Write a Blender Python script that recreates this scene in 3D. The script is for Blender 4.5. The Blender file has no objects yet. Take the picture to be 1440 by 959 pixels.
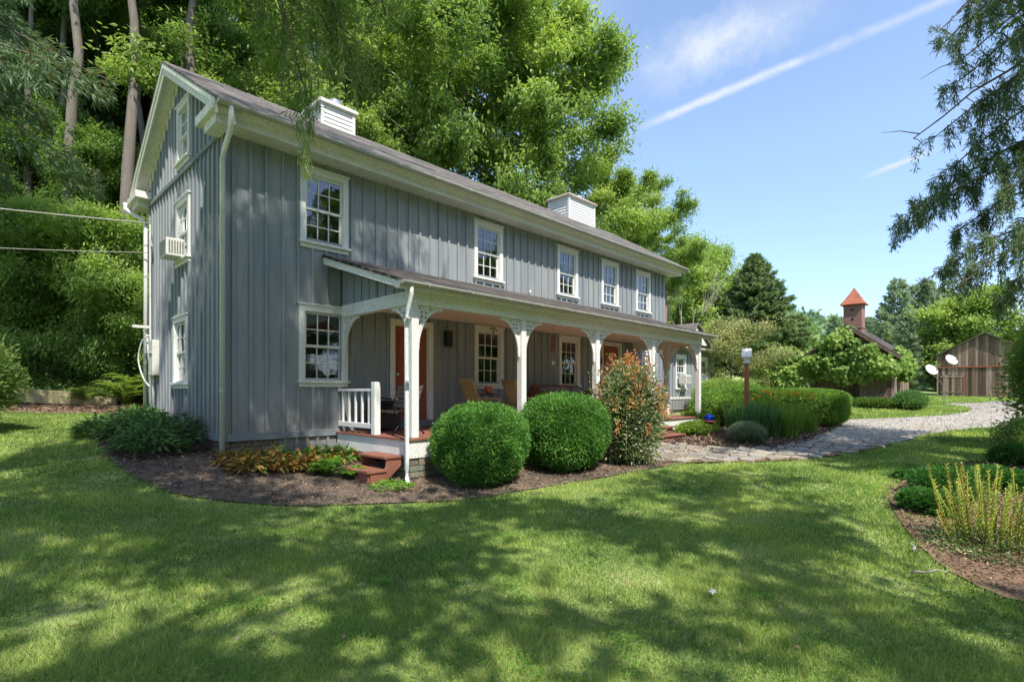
import bpy, bmesh, math, random
import numpy as np
from mathutils import Vector, Matrix
from mathutils.geometry import delaunay_2d_cdt
PI = math.pi
R_ = math.radians
random.seed(7)
SC = bpy.context.scene
COL = SC.collection
# ------------------------------------------------------------------ camera model (metres, X along the facade, Y into it)
FPX, CX, HY = 741.0, 720.0, 550.0
TH = R_(44.06)
FW = np.array([math.cos(TH), math.sin(TH)])
RT = np.array([math.sin(TH), -math.cos(TH)])
CAMZ = 1.6
SUN_EL, SUN_AZ = R_(55), math.atan2(-math.cos(R_(20)), -math.sin(R_(20)))   # direction towards the sun in plan

# ------------------------------------------------------------------ terrain
CTRL = [(-10,-10,-.2),(-30,-30,-.3),(0,0,0),(3,3,0),(10,0,.0),(20,-12,.1),(3,7,.08),(0,6,.2),(3,9.4,.46),(-4,9,.6),(-15,6,.8),
 (3,14.6,.92),(-3,14,1.0),(1.2,18,1.08),(0,20.5,1.5),(4,20.5,1.6),(5,7,.13),(10,7,.28),(16,7,.45),(5,9.5,.4),(10,9.5,.45),(18,9.5,.62),
 (10,4,.13),(15.5,2.5,.25),(24,0,.42),(22,5,.6),(29,5,.9),(37,0,.85),(48,2,1.0),(62,2.5,1.08),(62,-10,1.1),(80,5,1.3),(60,14,1.6),
 (10,1.5,.05),(15,0,.2),(10,15.2,.95),(18,15.5,1.1),(10,19,2.0),(10,30,7.5),(10,48,17),(-6,26,3.6),(-6,34,8),(-20,24,4),(0,35,9),
 (-12,50,16),(28,24,3.6),(28,36,10),(34,14,1.4),(50,30,7),(60,24,3.2),(90,40,9),(90,10,1.6),(140,-10,1.6),(140,30,4),(200,60,14),(200,0,3),
 (120,-60,1),(40,-40,0),(300,-60,3),(300,40,14),(450,60,30),(450,-80,6)]
for gx in range(-120, 560, 75):
    CTRL += [(gx, 70, 24), (gx+30, 125, 42), (gx, 190, 52)]
CTRL += [(-300,100,40),(-300,-100,0),(-100,-200,-1),(200,-300,2),(600,-300,10),(900,0,38),(900,-300,45),(1200,0,60),(1600,-600,60),(900,300,60),(0,500,60),(1600,800,60),(-900,0,30),(0,-1000,10)]
_C = np.array(CTRL, float)
def _k(d): return np.sqrt(d*d+1.0)
_n = len(_C)
_D = np.sqrt(((_C[:,None,:2]-_C[None,:,:2])**2).sum(-1))
_A = np.zeros((_n+1,_n+1)); _A[:_n,:_n] = _k(_D); _A[_n,:_n]=1; _A[:_n,_n]=1
_W = np.linalg.solve(_A, np.append(_C[:,2],0))
def GZ(x, y):
    x = np.asarray(x,float).ravel(); y = np.asarray(y,float).ravel()
    out = np.full(len(x), _W[_n])
    for i in range(0, len(x), 200000):
        s = slice(i, i+200000)
        d = np.sqrt((x[s,None]-_C[None,:,0])**2+(y[s,None]-_C[None,:,1])**2)
        out[s] += _k(d) @ _W[:_n]
    return out
def gz(x, y): return float(GZ([x],[y])[0])
def at_ground(px, py, dmax=60):
    k=(px-CX)/FPX; r=FW+k*RT; m=(HY-py)/FPX
    t=np.arange(2,dmax,.02); z=GZ(t*r[0],t*r[1]); h=CAMZ+m*t-z
    i=np.argmax(h<0) if (h<0).any() else len(t)-1
    return (float(t[i]*r[0]), float(t[i]*r[1]))
def at_depth(px, d):
    r=FW+(px-CX)/FPX*RT
    return (float(d*r[0]), float(d*r[1]))

# ------------------------------------------------------------------ materials
def new_mat(name):
    m = bpy.data.materials.new(name); m.use_nodes = True
    nt = m.node_tree; nt.nodes.clear()
    out = nt.nodes.new('ShaderNodeOutputMaterial')
    return m, nt, out
def N(nt, t, **kw):
    n = nt.nodes.new(t)
    for k,v in kw.items():
        if k.startswith('_'): setattr(n, k[1:], v)
        else:
            key = k.replace('__',' ')
            n.inputs[key].default_value = v
    return n
def ramp(nt, fac, stops):
    r = nt.nodes.new('ShaderNodeValToRGB')
    els = r.color_ramp.elements
    while len(els) < len(stops): els.new(0.5)
    for e,(p,c) in zip(els, stops):
        e.position = p; e.color = (*c,1) if len(c)==3 else c
    nt.links.new(fac, r.inputs['Fac']); return r.outputs['Color']
def mixc(nt, fac, a, b, mode='MIX'):
    m = nt.nodes.new('ShaderNodeMix'); m.data_type='RGBA'; m.blend_type=mode
    for s,v in ((m.inputs[0],fac),(m.inputs[6],a),(m.inputs[7],b)):
        if hasattr(v,'links') or isinstance(v,bpy.types.NodeSocket): nt.links.new(v,s)
        elif isinstance(v,(tuple,list)): s.default_value=(*v,1) if len(v)==3 else v
        else: s.default_value=v
    return m.outputs[2]
def noise(nt, scale, detail=4, rough=.6, vec=None, stretch=None):
    tc = nt.nodes.new('ShaderNodeTexCoord')
    n = N(nt,'ShaderNodeTexNoise',Scale=scale,Detail=detail,Roughness=rough)
    v = vec or tc.outputs['Object']
    if stretch:
        mp = nt.nodes.new('ShaderNodeMapping'); mp.inputs['Scale'].default_value=stretch
        nt.links.new(v, mp.inputs['Vector']); v = mp.outputs['Vector']
    nt.links.new(v, n.inputs['Vector']); return n.outputs['Fac']
def rough_mat(name, c1, c2, rough=.7, scale=3, stretch=None, bump=.0, bscale=40, metal=0, spec=.4, c3=None, fine=None):
    """large scale colour drift + optional fine grain + bump"""
    m, nt, out = new_mat(name)
    b = N(nt,'ShaderNodeBsdfPrincipled',Roughness=rough,Metallic=metal)
    b.inputs['Specular IOR Level'].default_value = spec
    f = noise(nt, scale, 5, .65, stretch=stretch)
    stops=[(.3,c1),(.7,c2)] if c3 is None else [(.28,c1),(.5,c2),(.72,c3)]
    c = ramp(nt, f, stops)
    f2 = noise(nt, bscale, 4, .7, stretch=fine)
    g = ramp(nt, f2, [(.3,(.78,.78,.78)),(.7,(1.12,1.12,1.12))])
    c = mixc(nt, 1.0, c, g, 'MULTIPLY')
    nt.links.new(c, b.inputs['Base Color'])
    if bump:
        bp = N(nt,'ShaderNodeBump',Strength=bump,Distance=.02); nt.links.new(f2,bp.inputs['Height']); nt.links.new(bp.outputs['Normal'],b.inputs['Normal'])
    nt.links.new(b.outputs[0], out.inputs[0]); return m
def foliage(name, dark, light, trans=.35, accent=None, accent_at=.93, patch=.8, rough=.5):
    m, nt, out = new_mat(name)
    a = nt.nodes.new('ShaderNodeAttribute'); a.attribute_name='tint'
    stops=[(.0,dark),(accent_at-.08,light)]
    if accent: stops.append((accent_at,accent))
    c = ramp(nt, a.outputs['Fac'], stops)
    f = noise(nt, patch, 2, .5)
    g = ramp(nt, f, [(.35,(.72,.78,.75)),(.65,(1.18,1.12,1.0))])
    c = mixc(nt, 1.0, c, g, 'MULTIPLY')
    b = N(nt,'ShaderNodeBsdfPrincipled',Roughness=rough); b.inputs['Specular IOR Level'].default_value=.3
    nt.links.new(c, b.inputs['Base Color'])
    t = nt.nodes.new('ShaderNodeBsdfTranslucent')
    c2 = mixc(nt, 1.0, c, (1.35,1.35,.65), 'MULTIPLY'); nt.links.new(c2, t.inputs['Color'])
    mx = nt.nodes.new('ShaderNodeMixShader'); mx.inputs[0].default_value=trans
    nt.links.new(b.outputs[0],mx.inputs[1]); nt.links.new(t.outputs[0],mx.inputs[2]); nt.links.new(mx.outputs[0],out.inputs[0])
    return m
def siding_mat(name, c1, c2, stain):
    m, nt, out = new_mat(name)
    b = N(nt,'ShaderNodeBsdfPrincipled',Roughness=.62)
    f = noise(nt, 1.0, 5, .6, stretch=(3.5,3.5,.35))
    c = ramp(nt, f, [(.3,c1),(.7,c2)])
    s = noise(nt, 1.0, 6, .75, stretch=(14,14,.9))
    sm = ramp(nt, s, [(.50,(0,0,0)),(.72,(1,1,1))])
    k = N(nt,'ShaderNodeMath',_operation='MULTIPLY'); nt.links.new(sm,k.inputs[0]); k.inputs[1].default_value=.5
    c = mixc(nt, k.outputs[0], c, stain)
    # worn flecks
    w = noise(nt, 9, 6, .8); wm = ramp(nt, w, [(.69,(0,0,0)),(.72,(1,1,1))])
    k2 = N(nt,'ShaderNodeMath',_operation='MULTIPLY'); nt.links.new(wm,k2.inputs[0]); k2.inputs[1].default_value=.5
    c = mixc(nt, k2.outputs[0], c, (.42,.43,.44))
    tcg=nt.nodes.new('ShaderNodeTexCoord'); sz=nt.nodes.new('ShaderNodeSeparateXYZ'); nt.links.new(tcg.outputs['Object'],sz.inputs[0])
    dn=noise(nt,3.0,5,.7); da=N(nt,'ShaderNodeMath',_operation='MULTIPLY_ADD'); nt.links.new(dn,da.inputs[0]); da.inputs[1].default_value=-1.0; nt.links.new(sz.outputs['Z'],da.inputs[2])
    dr=N(nt,'ShaderNodeMapRange'); dr.inputs['From Min'].default_value=.35; dr.inputs['From Max'].default_value=1.0; dr.inputs['To Min'].default_value=.45; dr.inputs['To Max'].default_value=0; nt.links.new(da.outputs[0],dr.inputs['Value'])
    c = mixc(nt, dr.outputs[0], c, (.17,.15,.12))
    nt.links.new(c,b.inputs['Base Color'])
    g = noise(nt, 1.0, 5, .7, stretch=(60,60,3))
    bp = N(nt,'ShaderNodeBump',Strength=.25,Distance=.01); nt.links.new(g,bp.inputs['Height']); nt.links.new(bp.outputs['Normal'],b.inputs['Normal'])
    nt.links.new(b.outputs[0],out.inputs[0]); return m
def shingle_mat(name, c1, c2, c3, ax=(1,0), row=.14):
    m, nt, out = new_mat(name)
    b = N(nt,'ShaderNodeBsdfPrincipled',Roughness=.9)
    tc = nt.nodes.new('ShaderNodeTexCoord')
    sp = nt.nodes.new('ShaderNodeSeparateXYZ'); nt.links.new(tc.outputs['Object'],sp.inputs[0])
    cb = nt.nodes.new('ShaderNodeCombineXYZ'); nt.links.new(sp.outputs['X'],cb.inputs['X']); nt.links.new(sp.outputs['Y'],cb.inputs['Y'])
    br = N(nt,'ShaderNodeTexBrick'); br.inputs['Scale'].default_value=1
    br.inputs['Brick Width'].default_value=.32; br.inputs['Row Height'].default_value=row; br.inputs['Mortar Size'].default_value=.008
    br.inputs['Color1'].default_value=(.55,.55,.56,1); br.inputs['Color2'].default_value=(1.3,1.25,1.2,1); br.inputs['Mortar'].default_value=(.22,.22,.22,1)
    nt.links.new(cb.outputs[0],br.inputs['Vector'])
    f = noise(nt, .7, 6, .7, stretch=(1,2,1))
    c = ramp(nt,f,[(.3,c1),(.5,c2),(.7,c3)])
    c = mixc(nt,1.0,c,br.outputs['Color'],'MULTIPLY')
    g = noise(nt, 60, 3, .7); gg=ramp(nt,g,[(.3,(.7,.7,.7)),(.7,(1.2,1.2,1.2))]); c=mixc(nt,1.0,c,gg,'MULTIPLY')
    nt.links.new(c,b.inputs['Base Color'])
    bp = N(nt,'ShaderNodeBump',Strength=.6,Distance=.01); nt.links.new(br.outputs['Fac'],bp.inputs['Height']); bp.invert=True; nt.links.new(bp.outputs['Normal'],b.inputs['Normal'])
    nt.links.new(b.outputs[0],out.inputs[0]); return m
def brick_mat(name, c1, c2, mortar, bw=.2, rh=.07, ms=.01):
    m, nt, out = new_mat(name)
    b = N(nt,'ShaderNodeBsdfPrincipled',Roughness=.85)
    tc = nt.nodes.new('ShaderNodeTexCoord'); sp = nt.nodes.new('ShaderNodeSeparateXYZ'); nt.links.new(tc.outputs['Object'],sp.inputs[0])
    ad = N(nt,'ShaderNodeMath',_operation='ADD'); nt.links.new(sp.outputs['X'],ad.inputs[0]); nt.links.new(sp.outputs['Y'],ad.inputs[1])
    cb = nt.nodes.new('ShaderNodeCombineXYZ'); nt.links.new(ad.outputs[0],cb.inputs['X']); nt.links.new(sp.outputs['Z'],cb.inputs['Y'])
    br = N(nt,'ShaderNodeTexBrick'); br.inputs['Scale'].default_value=1
    br.inputs['Brick Width'].default_value=bw; br.inputs['Row Height'].default_value=rh; br.inputs['Mortar Size'].default_value=ms
    br.inputs['Color1'].default_value=(*c1,1); br.inputs['Color2'].default_value=(*c2,1); br.inputs['Mortar'].default_value=(*mortar,1)
    nt.links.new(cb.outputs[0],br.inputs['Vector'])
    g=noise(nt,7,5,.7); gg=ramp(nt,g,[(.3,(.6,.6,.6)),(.7,(1.25,1.2,1.15))]); c=mixc(nt,1.0,br.outputs['Color'],gg,'MULTIPLY')
    nt.links.new(c,b.inputs['Base Color'])
    bp = N(nt,'ShaderNodeBump',Strength=.8,Distance=.02); nt.links.new(br.outputs['Fac'],bp.inputs['Height']); bp.invert=True; nt.links.new(bp.outputs['Normal'],b.inputs['Normal'])
    nt.links.new(b.outputs[0],out.inputs[0]); return m
def glass_mat():
    m, nt, out = new_mat('window_glass')
    gl = N(nt,'ShaderNodeBsdfGlossy',Roughness=.02); gl.inputs['Color'].default_value=(.95,.97,1,1)
    tr = nt.nodes.new('ShaderNodeBsdfTransparent'); tr.inputs['Color'].default_value=(.72,.76,.76,1)
    fr = N(nt,'ShaderNodeFresnel',IOR=1.5)
    n = noise(nt, 2.2, 2, .5); bp=N(nt,'ShaderNodeBump',Strength=.12,Distance=.05); nt.links.new(n,bp.inputs['Height']); nt.links.new(bp.outputs['Normal'],gl.inputs['Normal'])
    ma = N(nt,'ShaderNodeMath',_operation='MULTIPLY_ADD'); nt.links.new(fr.outputs[0],ma.inputs[0]); ma.inputs[1].default_value=1.6; ma.inputs[2].default_value=.06; ma.use_clamp=True
    mx = nt.nodes.new('ShaderNodeMixShader'); nt.links.new(ma.outputs[0],mx.inputs[0]); nt.links.new(tr.outputs[0],mx.inputs[1]); nt.links.new(gl.outputs[0],mx.inputs[2]); nt.links.new(mx.outputs[0],out.inputs[0])
    return m
def tint_mat(name, c1, c2, c3=None, rough=.85, bump=.3, bscale=50):
    m, nt, out = new_mat(name)
    a = nt.nodes.new('ShaderNodeAttribute'); a.attribute_name='tint'
    c = ramp(nt,a.outputs['Fac'],[(0,c1),(1,c2)] if c3 is None else [(0,c1),(.5,c2),(1,c3)])
    f=noise(nt,bscale,4,.7); g=ramp(nt,f,[(.3,(.8,.8,.8)),(.7,(1.15,1.15,1.15))]); c=mixc(nt,1.0,c,g,'MULTIPLY')
    b=N(nt,'ShaderNodeBsdfPrincipled',Roughness=rough); nt.links.new(c,b.inputs['Base Color'])
    if bump:
        bp=N(nt,'ShaderNodeBump',Strength=bump,Distance=.02); nt.links.new(f,bp.inputs['Height']); nt.links.new(bp.outputs['Normal'],b.inputs['Normal'])
    nt.links.new(b.outputs[0],out.inputs[0]); return m

M = {}
M['siding'] = siding_mat('blue_grey_siding',(.205,.236,.262),(.31,.33,.345),(.12,.138,.158))
M['trimblue'] = rough_mat('blue_trim',(.18,.21,.235),(.23,.26,.28),.6,2)
M['white'] = rough_mat('white_paint',(.70,.71,.69),(.80,.80,.78),.45,1.5,bump=.08,bscale=30)
M['cream'] = rough_mat('weathered_white_paint',(.70,.70,.65),(.82,.82,.77),.55,1.6,bump=.15,bscale=18)
M['soffit'] = rough_mat('porch_ceiling_paint',(.86,.78,.64),(.9,.84,.72),.6,1.2)
M['roof'] = shingle_mat('grey_shingles',(.085,.08,.075),(.14,.13,.12),(.21,.19,.17))
M['porchroof'] = shingle_mat('dark_porch_shingles',(.035,.03,.028),(.07,.06,.052),(.14,.11,.09),row=.13)
M['redpaint'] = rough_mat('red_brown_deck_paint',(.20,.075,.05),(.31,.13,.09),.6,5,bump=.15,bscale=25)
M['door'] = rough_mat('rust_red_door_paint',(.30,.072,.04),(.37,.10,.055),.45,2)
M['gutter'] = rough_mat('aged_gutter_metal',(.38,.39,.37),(.55,.55,.52),.4,4,metal=.1)
M['stone'] = brick_mat('rubble_stone',(.20,.17,.13),(.28,.25,.19),(.12,.11,.09),.34,.13,.016)
M['stoneblock'] = tint_mat('fieldstone',(.15,.13,.10),(.26,.23,.17),(.17,.19,.15),bump=.8,bscale=18)
M['mortar'] = rough_mat('lime_mortar',(.2,.19,.16),(.27,.25,.21),.9,8,bump=.5)
M['brick'] = brick_mat('old_red_brick',(.33,.10,.07),(.42,.16,.11),(.38,.34,.3))
M['glass'] = glass_mat()
M['interior'] = rough_mat('painted_dim_interior',(.10,.085,.07),(.15,.13,.11),.9,1)  # dark tone stands in for the dimness of the rooms
M['curtain'] = rough_mat('curtain_cloth',(.45,.43,.4),(.62,.6,.56),.9,1,stretch=(20,20,1))
M['metal'] = rough_mat('galvanised_metal',(.45,.46,.47),(.6,.6,.6),.35,6,metal=.7)
M['black'] = rough_mat('black_iron',(.012,.012,.013),(.03,.03,.03),.5,6)
M['yellowwood'] = rough_mat('weathered_yellow_wood',(.36,.26,.10),(.48,.36,.16),.6,3,stretch=(1,1,6),bscale=30)
M['greywood'] = rough_mat('grey_weathered_wood',(.20,.15,.11),(.32,.25,.19),.8,3,bump=.3,bscale=30)
M['orangewood'] = rough_mat('stained_pine',(.50,.21,.05),(.62,.30,.09),.5,3)
M['wicker'] = rough_mat('brown_wicker',(.16,.06,.03),(.27,.12,.06),.6,30,bump=.6,bscale=90)
M['cushion'] = rough_mat('patterned_cushion',(.04,.03,.035),(.18,.16,.17),.9,14,c3=(.5,.46,.45))
M['terracotta'] = rough_mat('terracotta',(.5,.13,.06),(.58,.19,.1),.7,5)
M['blueglass'] = rough_mat('blue_mirror_glass',(.01,.05,.45),(.02,.09,.6),.08,3,metal=.8)
M['cedar'] = rough_mat('red_cedar',(.30,.085,.04),(.42,.14,.08),.6,3,stretch=(6,6,.6),bump=.2)
M['copper'] = rough_mat('orange_copper',(.30,.09,.05),(.46,.17,.09),.6,3.5)
M['cupola'] = rough_mat('weathered_red_boards',(.24,.12,.10),(.36,.21,.17),.8,1,stretch=(5,5,25),bump=.4)
M['barn'] = None
M['gravel'] = None
M['plastic'] = rough_mat('off_white_plastic',(.62,.62,.58),(.72,.72,.68),.4,4)
M['vent'] = rough_mat('vent_dark_slots',(.16,.16,.15),(.22,.22,.2),.6,10)
M['cable'] = rough_mat('pale_cable',(.30,.29,.27),(.42,.41,.38),.6,5)
M['timber'] = rough_mat('landscape_timber',(.22,.20,.10),(.38,.33,.2),.9,2,bump=.5,bscale=20)
M['bark'] = rough_mat('tree_bark',(.10,.085,.065),(.20,.17,.135),.9,1.2,stretch=(4,4,.8),bump=.9,bscale=14)
M['palebark'] = rough_mat('pale_tree_bark',(.13,.11,.09),(.22,.19,.155),.9,1.2,stretch=(4,4,.8),bump=.8,bscale=14)
M['deadwood'] = rough_mat('bare_grey_wood',(.3,.27,.23),(.42,.39,.35),.9,2)

M['f_walnut'] = foliage('bright_compound_leaves',(.11,.21,.045),(.43,.56,.18),.42,patch=.35)
M['f_maple'] = foliage('woodland_leaves',(.07,.15,.035),(.24,.38,.10),.4,patch=.3)
M['f_light'] = foliage('light_shrub_leaves',(.13,.25,.055),(.36,.50,.15),.4,patch=.6)
M['f_spruce'] = foliage('spruce_needles',(.075,.14,.09),(.21,.31,.18),.3,accent=(.20,.15,.07),accent_at=.97,patch=.5)
M['f_strand'] = foliage('pale_spruce_needles',(.10,.17,.05),(.26,.36,.12),.35,patch=.5)
M['f_pine'] = foliage('haze_tinted_pine_needles',(.24,.33,.25),(.38,.48,.34),.2,patch=.2)  # distance haze mixed into the needle colour as paleness
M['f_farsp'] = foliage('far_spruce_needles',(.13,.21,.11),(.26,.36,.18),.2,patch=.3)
M['f_box'] = foliage('clipped_boxwood',(.045,.14,.025),(.17,.37,.08),.3,patch=2.2)
M['f_photinia'] = foliage('olive_and_cream_leaves',(.055,.12,.035),(.20,.30,.11),.25,accent=(.5,.48,.33),accent_at=.72,patch=1.5)
M['f_red'] = foliage('red_new_growth',(.52,.14,.12),(.70,.40,.14),.35,patch=3)
M['f_varieg'] = foliage('variegated_leaves',(.14,.2,.06),(.36,.38,.18),.3,accent=(.6,.58,.38),accent_at=.8,patch=1)
M['f_hedge'] = foliage('hedge_leaves',(.10,.22,.035),(.30,.48,.11),.35,patch=1.2)
M['f_iris'] = foliage('sword_leaves',(.05,.14,.05),(.18,.33,.13),.3,patch=3)
M['f_lav'] = foliage('grey_green_lavender',(.10,.17,.11),(.26,.34,.24),.25,patch=4)
M['f_lily'] = foliage('lily_leaves',(.12,.24,.03),(.28,.42,.08),.35,patch=2)
M['f_orange'] = foliage('orange_petals',(.75,.22,.02),(.85,.38,.04),.3)
M['f_dark'] = foliage('dark_leathery_leaves',(.045,.12,.045),(.17,.30,.11),.25,patch=3)
M['f_hosta'] = foliage('hosta_leaves',(.07,.17,.03),(.17,.30,.06),.3,accent=(.45,.22,.07),accent_at=.78,patch=4)
M['f_hostadry'] = foliage('browned_hosta_leaves',(.20,.13,.04),(.42,.24,.08),.3,accent=(.14,.2,.05),accent_at=.82,patch=4)
M['f_fern'] = foliage('fern_fronds',(.10,.26,.03),(.24,.45,.07),.4,patch=3)
M['f_yfern'] = foliage('yellow_green_fern_fronds',(.17,.27,.05),(.34,.45,.12),.4,patch=3)
M['f_vine'] = foliage('broad_vine_leaves',(.11,.22,.04),(.32,.46,.12),.4,accent=(.42,.5,.2),accent_at=.95,patch=1.2)
M['f_yew'] = foliage('loose_evergreen_leaves',(.09,.18,.05),(.28,.40,.13),.35,patch=2)
M['f_forest'] = foliage('far_forest_leaves',(.10,.18,.06),(.24,.36,.13),.25,patch=.05)
M['f_farforest'] = foliage('haze_tinted_forest_leaves',(.17,.27,.16),(.28,.39,.23),.2,patch=.02)  # far-off haze put into the leaf colour
M['f_juniper'] = foliage('juniper_green',(.03,.12,.025),(.09,.25,.05),.3,patch=2.5)
M['f_spike'] = foliage('spiky_shoots',(.28,.40,.07),(.55,.58,.18),.35,accent=(.45,.2,.05),accent_at=.9,patch=3)
M['f_grass'] = foliage('grass_blades',(.10,.225,.05),(.50,.60,.21),.4,accent=(.38,.33,.16),accent_at=.95,patch=.9)

def barn_mat():
    m, nt, out = new_mat('old_barn_boards')
    b=N(nt,'ShaderNodeBsdfPrincipled',Roughness=.9)
    a = nt.nodes.new('ShaderNodeAttribute'); a.attribute_name='tint'
    c = ramp(nt,a.outputs['Fac'],[(0,(.07,.045,.035)),(.5,(.20,.14,.11)),(1,(.38,.29,.24))])
    f = noise(nt,1,6,.75,stretch=(10,10,.8)); g=ramp(nt,f,[(.3,(.55,.52,.5)),(.7,(1.25,1.2,1.18))])
    c = mixc(nt,1.0,c,g,'MULTIPLY'); nt.links.new(c,b.inputs['Base Color']); nt.links.new(b.outputs[0],out.inputs[0]); return m
M['barn']=barn_mat()
def lawn_mat():
    m, nt, out = new_mat('lawn_ground')
    b=N(nt,'ShaderNodeBsdfPrincipled',Roughness=.95)
    f=noise(nt,.6,6,.7); c=ramp(nt,f,[(.3,(.15,.22,.06)),(.5,(.25,.32,.09)),(.72,(.42,.42,.20))])
    f2=noise(nt,35,4,.8); g=ramp(nt,f2,[(.3,(.55,.6,.5)),(.7,(1.3,1.3,1.2))]); c=mixc(nt,1.0,c,g,'MULTIPLY')
    nt.links.new(c,b.inputs['Base Color'])
    bp=N(nt,'ShaderNodeBump',Strength=.8,Distance=.03); nt.links.new(f2,bp.inputs['Height']); nt.links.new(bp.outputs['Normal'],b.inputs['Normal'])
    nt.links.new(b.outputs[0],out.inputs[0]); return m
M['lawn']=lawn_mat()
M['mulch']=rough_mat('mulch',(.075,.058,.045),(.15,.115,.085),.95,1.2,c3=(.26,.18,.125),bump=1.0,bscale=45)
M['redmulch']=rough_mat('red_bark_mulch',(.15,.085,.05),(.26,.16,.10),.95,1.5,c3=(.33,.22,.14),bump=1.0,bscale=45)  # redder bark than the main bed's mulch
M['litter']=rough_mat('leaf_litter',(.035,.035,.015),(.075,.07,.03),.95,.8,c3=(.05,.09,.025),bump=1.0,bscale=20)
M['chips']=tint_mat('bark_chips',(.045,.028,.02),(.16,.10,.065),(.38,.28,.2),bump=0)
M['gravel']=rough_mat('gravel',(.27,.24,.20),(.46,.43,.38),.95,.6,c3=(.38,.31,.22),bump=1.0,bscale=38)
M['pebbles']=tint_mat('pale_pebbles',(.22,.2,.18),(.42,.4,.37),(.6,.58,.55),bump=0)
M['flag']=tint_mat('flagstone',(.20,.17,.13),(.36,.31,.24),(.26,.26,.25),bump=.5,bscale=25)

# ------------------------------------------------------------------ mesh helpers
def curvy(pts,k=6):
    out=[];P=[Vector(p) for p in pts]
    for i in range(len(P)-1):
        a=P[max(i-1,0)];b=P[i];c=P[i+1];d=P[min(i+2,len(P)-1)]
        for j in range(k):
            t=j/k; out.append(.5*((2*b)+(c-a)*t+(2*a-5*b+4*c-d)*t*t+(3*b-a-3*c+d)*t**3))
    return out+[P[-1]]
class MB:
    def __init__(s): s.v=[]; s.f=[]; s.t=[]
    def add(s, vs, fs, tint=None):
        o=len(s.v); s.v+= [tuple(v) for v in vs]
        t = random.random() if tint is None else tint
        for f in fs: s.f.append(tuple(i+o for i in f)); s.t.append(t)
    def box(s,x0,x1,y0,y1,z0,z1,tint=None):
        vs=[(x0,y0,z0),(x1,y0,z0),(x1,y1,z0),(x0,y1,z0),(x0,y0,z1),(x1,y0,z1),(x1,y1,z1),(x0,y1,z1)]
        s.add(vs,[(0,3,2,1),(4,5,6,7),(0,1,5,4),(1,2,6,5),(2,3,7,6),(3,0,4,7)],tint)
    def bar(s,p,q,w,h,up=(0,0,1),tint=None):
        p=Vector(p);q=Vector(q);d=(q-p).normalized();u=Vector(up)
        if abs(d.dot(u))>.98:u=Vector((1,0,0))
        a=d.cross(u).normalized()*w/2; b=a.cross(d).normalized()*h/2
        vs=[p-a-b,p+a-b,p+a+b,p-a+b,q-a-b,q+a-b,q+a+b,q-a+b]
        s.add(vs,[(3,2,1,0),(4,5,6,7),(0,1,5,4),(1,2,6,5),(2,3,7,6),(3,0,4,7)],tint)
    def prism(s,prof,axis,a,b,tint=None):
        """prof: list of 2-D points; axis 'x': (y,z), 'y': (x,z), 'z': (x,y)"""
        n=len(prof)
        def P(p,c): return {'x':(c,p[0],p[1]),'y':(p[0],c,p[1]),'z':(p[0],p[1],c)}[axis]
        vs=[P(p,a) for p in prof]+[P(p,b) for p in prof]
        fs=[tuple(range(n))[::-1],tuple(range(n,2*n))]+[(i,(i+1)%n,n+(i+1)%n,n+i) for i in range(n)]
        s.add(vs,fs,tint)
    def tube(s,path,radii,n=8,caps=True,tint=None):
        path=[Vector(p) for p in path]
        if not hasattr(radii,'__len__'): radii=[radii]*len(path)
        rings=[];ref=Vector((0.03,0.05,1))
        for i,p in enumerate(path):
            d=(path[min(i+1,len(path)-1)]-path[max(i-1,0)]).normalized()
            r=ref if abs(d.dot(ref.normalized()))<.95 else Vector((1,.02,0))
            a=d.cross(r).normalized(); b=d.cross(a).normalized()
            rings.append([p+(a*math.cos(2*PI*k/n)+b*math.sin(2*PI*k/n))*radii[i] for k in range(n)])
        vs=[v for r in rings for v in r]; fs=[]
        for i in range(len(rings)-1):
            for k in range(n): fs.append((i*n+k,i*n+(k+1)%n,(i+1)*n+(k+1)%n,(i+1)*n+k))
        if caps: fs+= [tuple(range(n))[::-1],tuple((len(rings)-1)*n+k for k in range(n))]
        s.add(vs,fs,tint)
    def lathe(s,prof,c=(0,0,0),n=24,tint=None):
        vs=[];fs=[]
        for r,z in prof: vs+=[(c[0]+r*math.cos(2*PI*k/n),c[1]+r*math.sin(2*PI*k/n),c[2]+z) for k in range(n)]
        for i in range(len(prof)-1):
            for k in range(n): fs.append((i*n+k,i*n+(k+1)%n,(i+1)*n+(k+1)%n,(i+1)*n+k))
        fs+=[tuple(range(n))[::-1],tuple((len(prof)-1)*n+k for k in range(n))]
        s.add(vs,fs,tint)
    def build(s,name,mat,parent=None,smooth=False,bevel=0,mat_index=None):
        me=bpy.data.meshes.new(name); me.from_pydata(s.v,[],s.f); me.update()
        at=me.attributes.new('tint','FLOAT','FACE'); at.data.foreach_set('value',s.t)
        bm=bmesh.new(); bm.from_mesh(me); bmesh.ops.recalc_face_normals(bm,faces=bm.faces[:]); bm.to_mesh(me); bm.free()
        if smooth: me.polygons.foreach_set('use_smooth',[True]*len(me.polygons))
        return link(name,me,mat,parent,bevel)
def link(name,me,mat,parent=None,bevel=0):
    me.materials.append(mat)
    o=bpy.data.objects.new(name,me); COL.objects.link(o); adopt(o,parent)
    if bevel:
        b=o.modifiers.new('bevel','BEVEL'); b.width=bevel; b.segments=2; b.limit_method='ANGLE'; b.angle_limit=R_(40)
    return o
def adopt(o,parent):
    if parent is not None:
        o.parent=parent
        if parent.get('world_coords'):
            o.matrix_parent_inverse=Matrix.Translation(parent.location).inverted()
def thing(name,label,cat,loc=(0,0,0),rz=0,group=None,world=False):
    o=bpy.data.objects.new(name,None); COL.objects.link(o); o.location=loc; o.rotation_euler=(0,0,rz)
    o.empty_display_size=.1
    if world: o['world_coords']=True
    return tag(o,label,cat,group)
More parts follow.
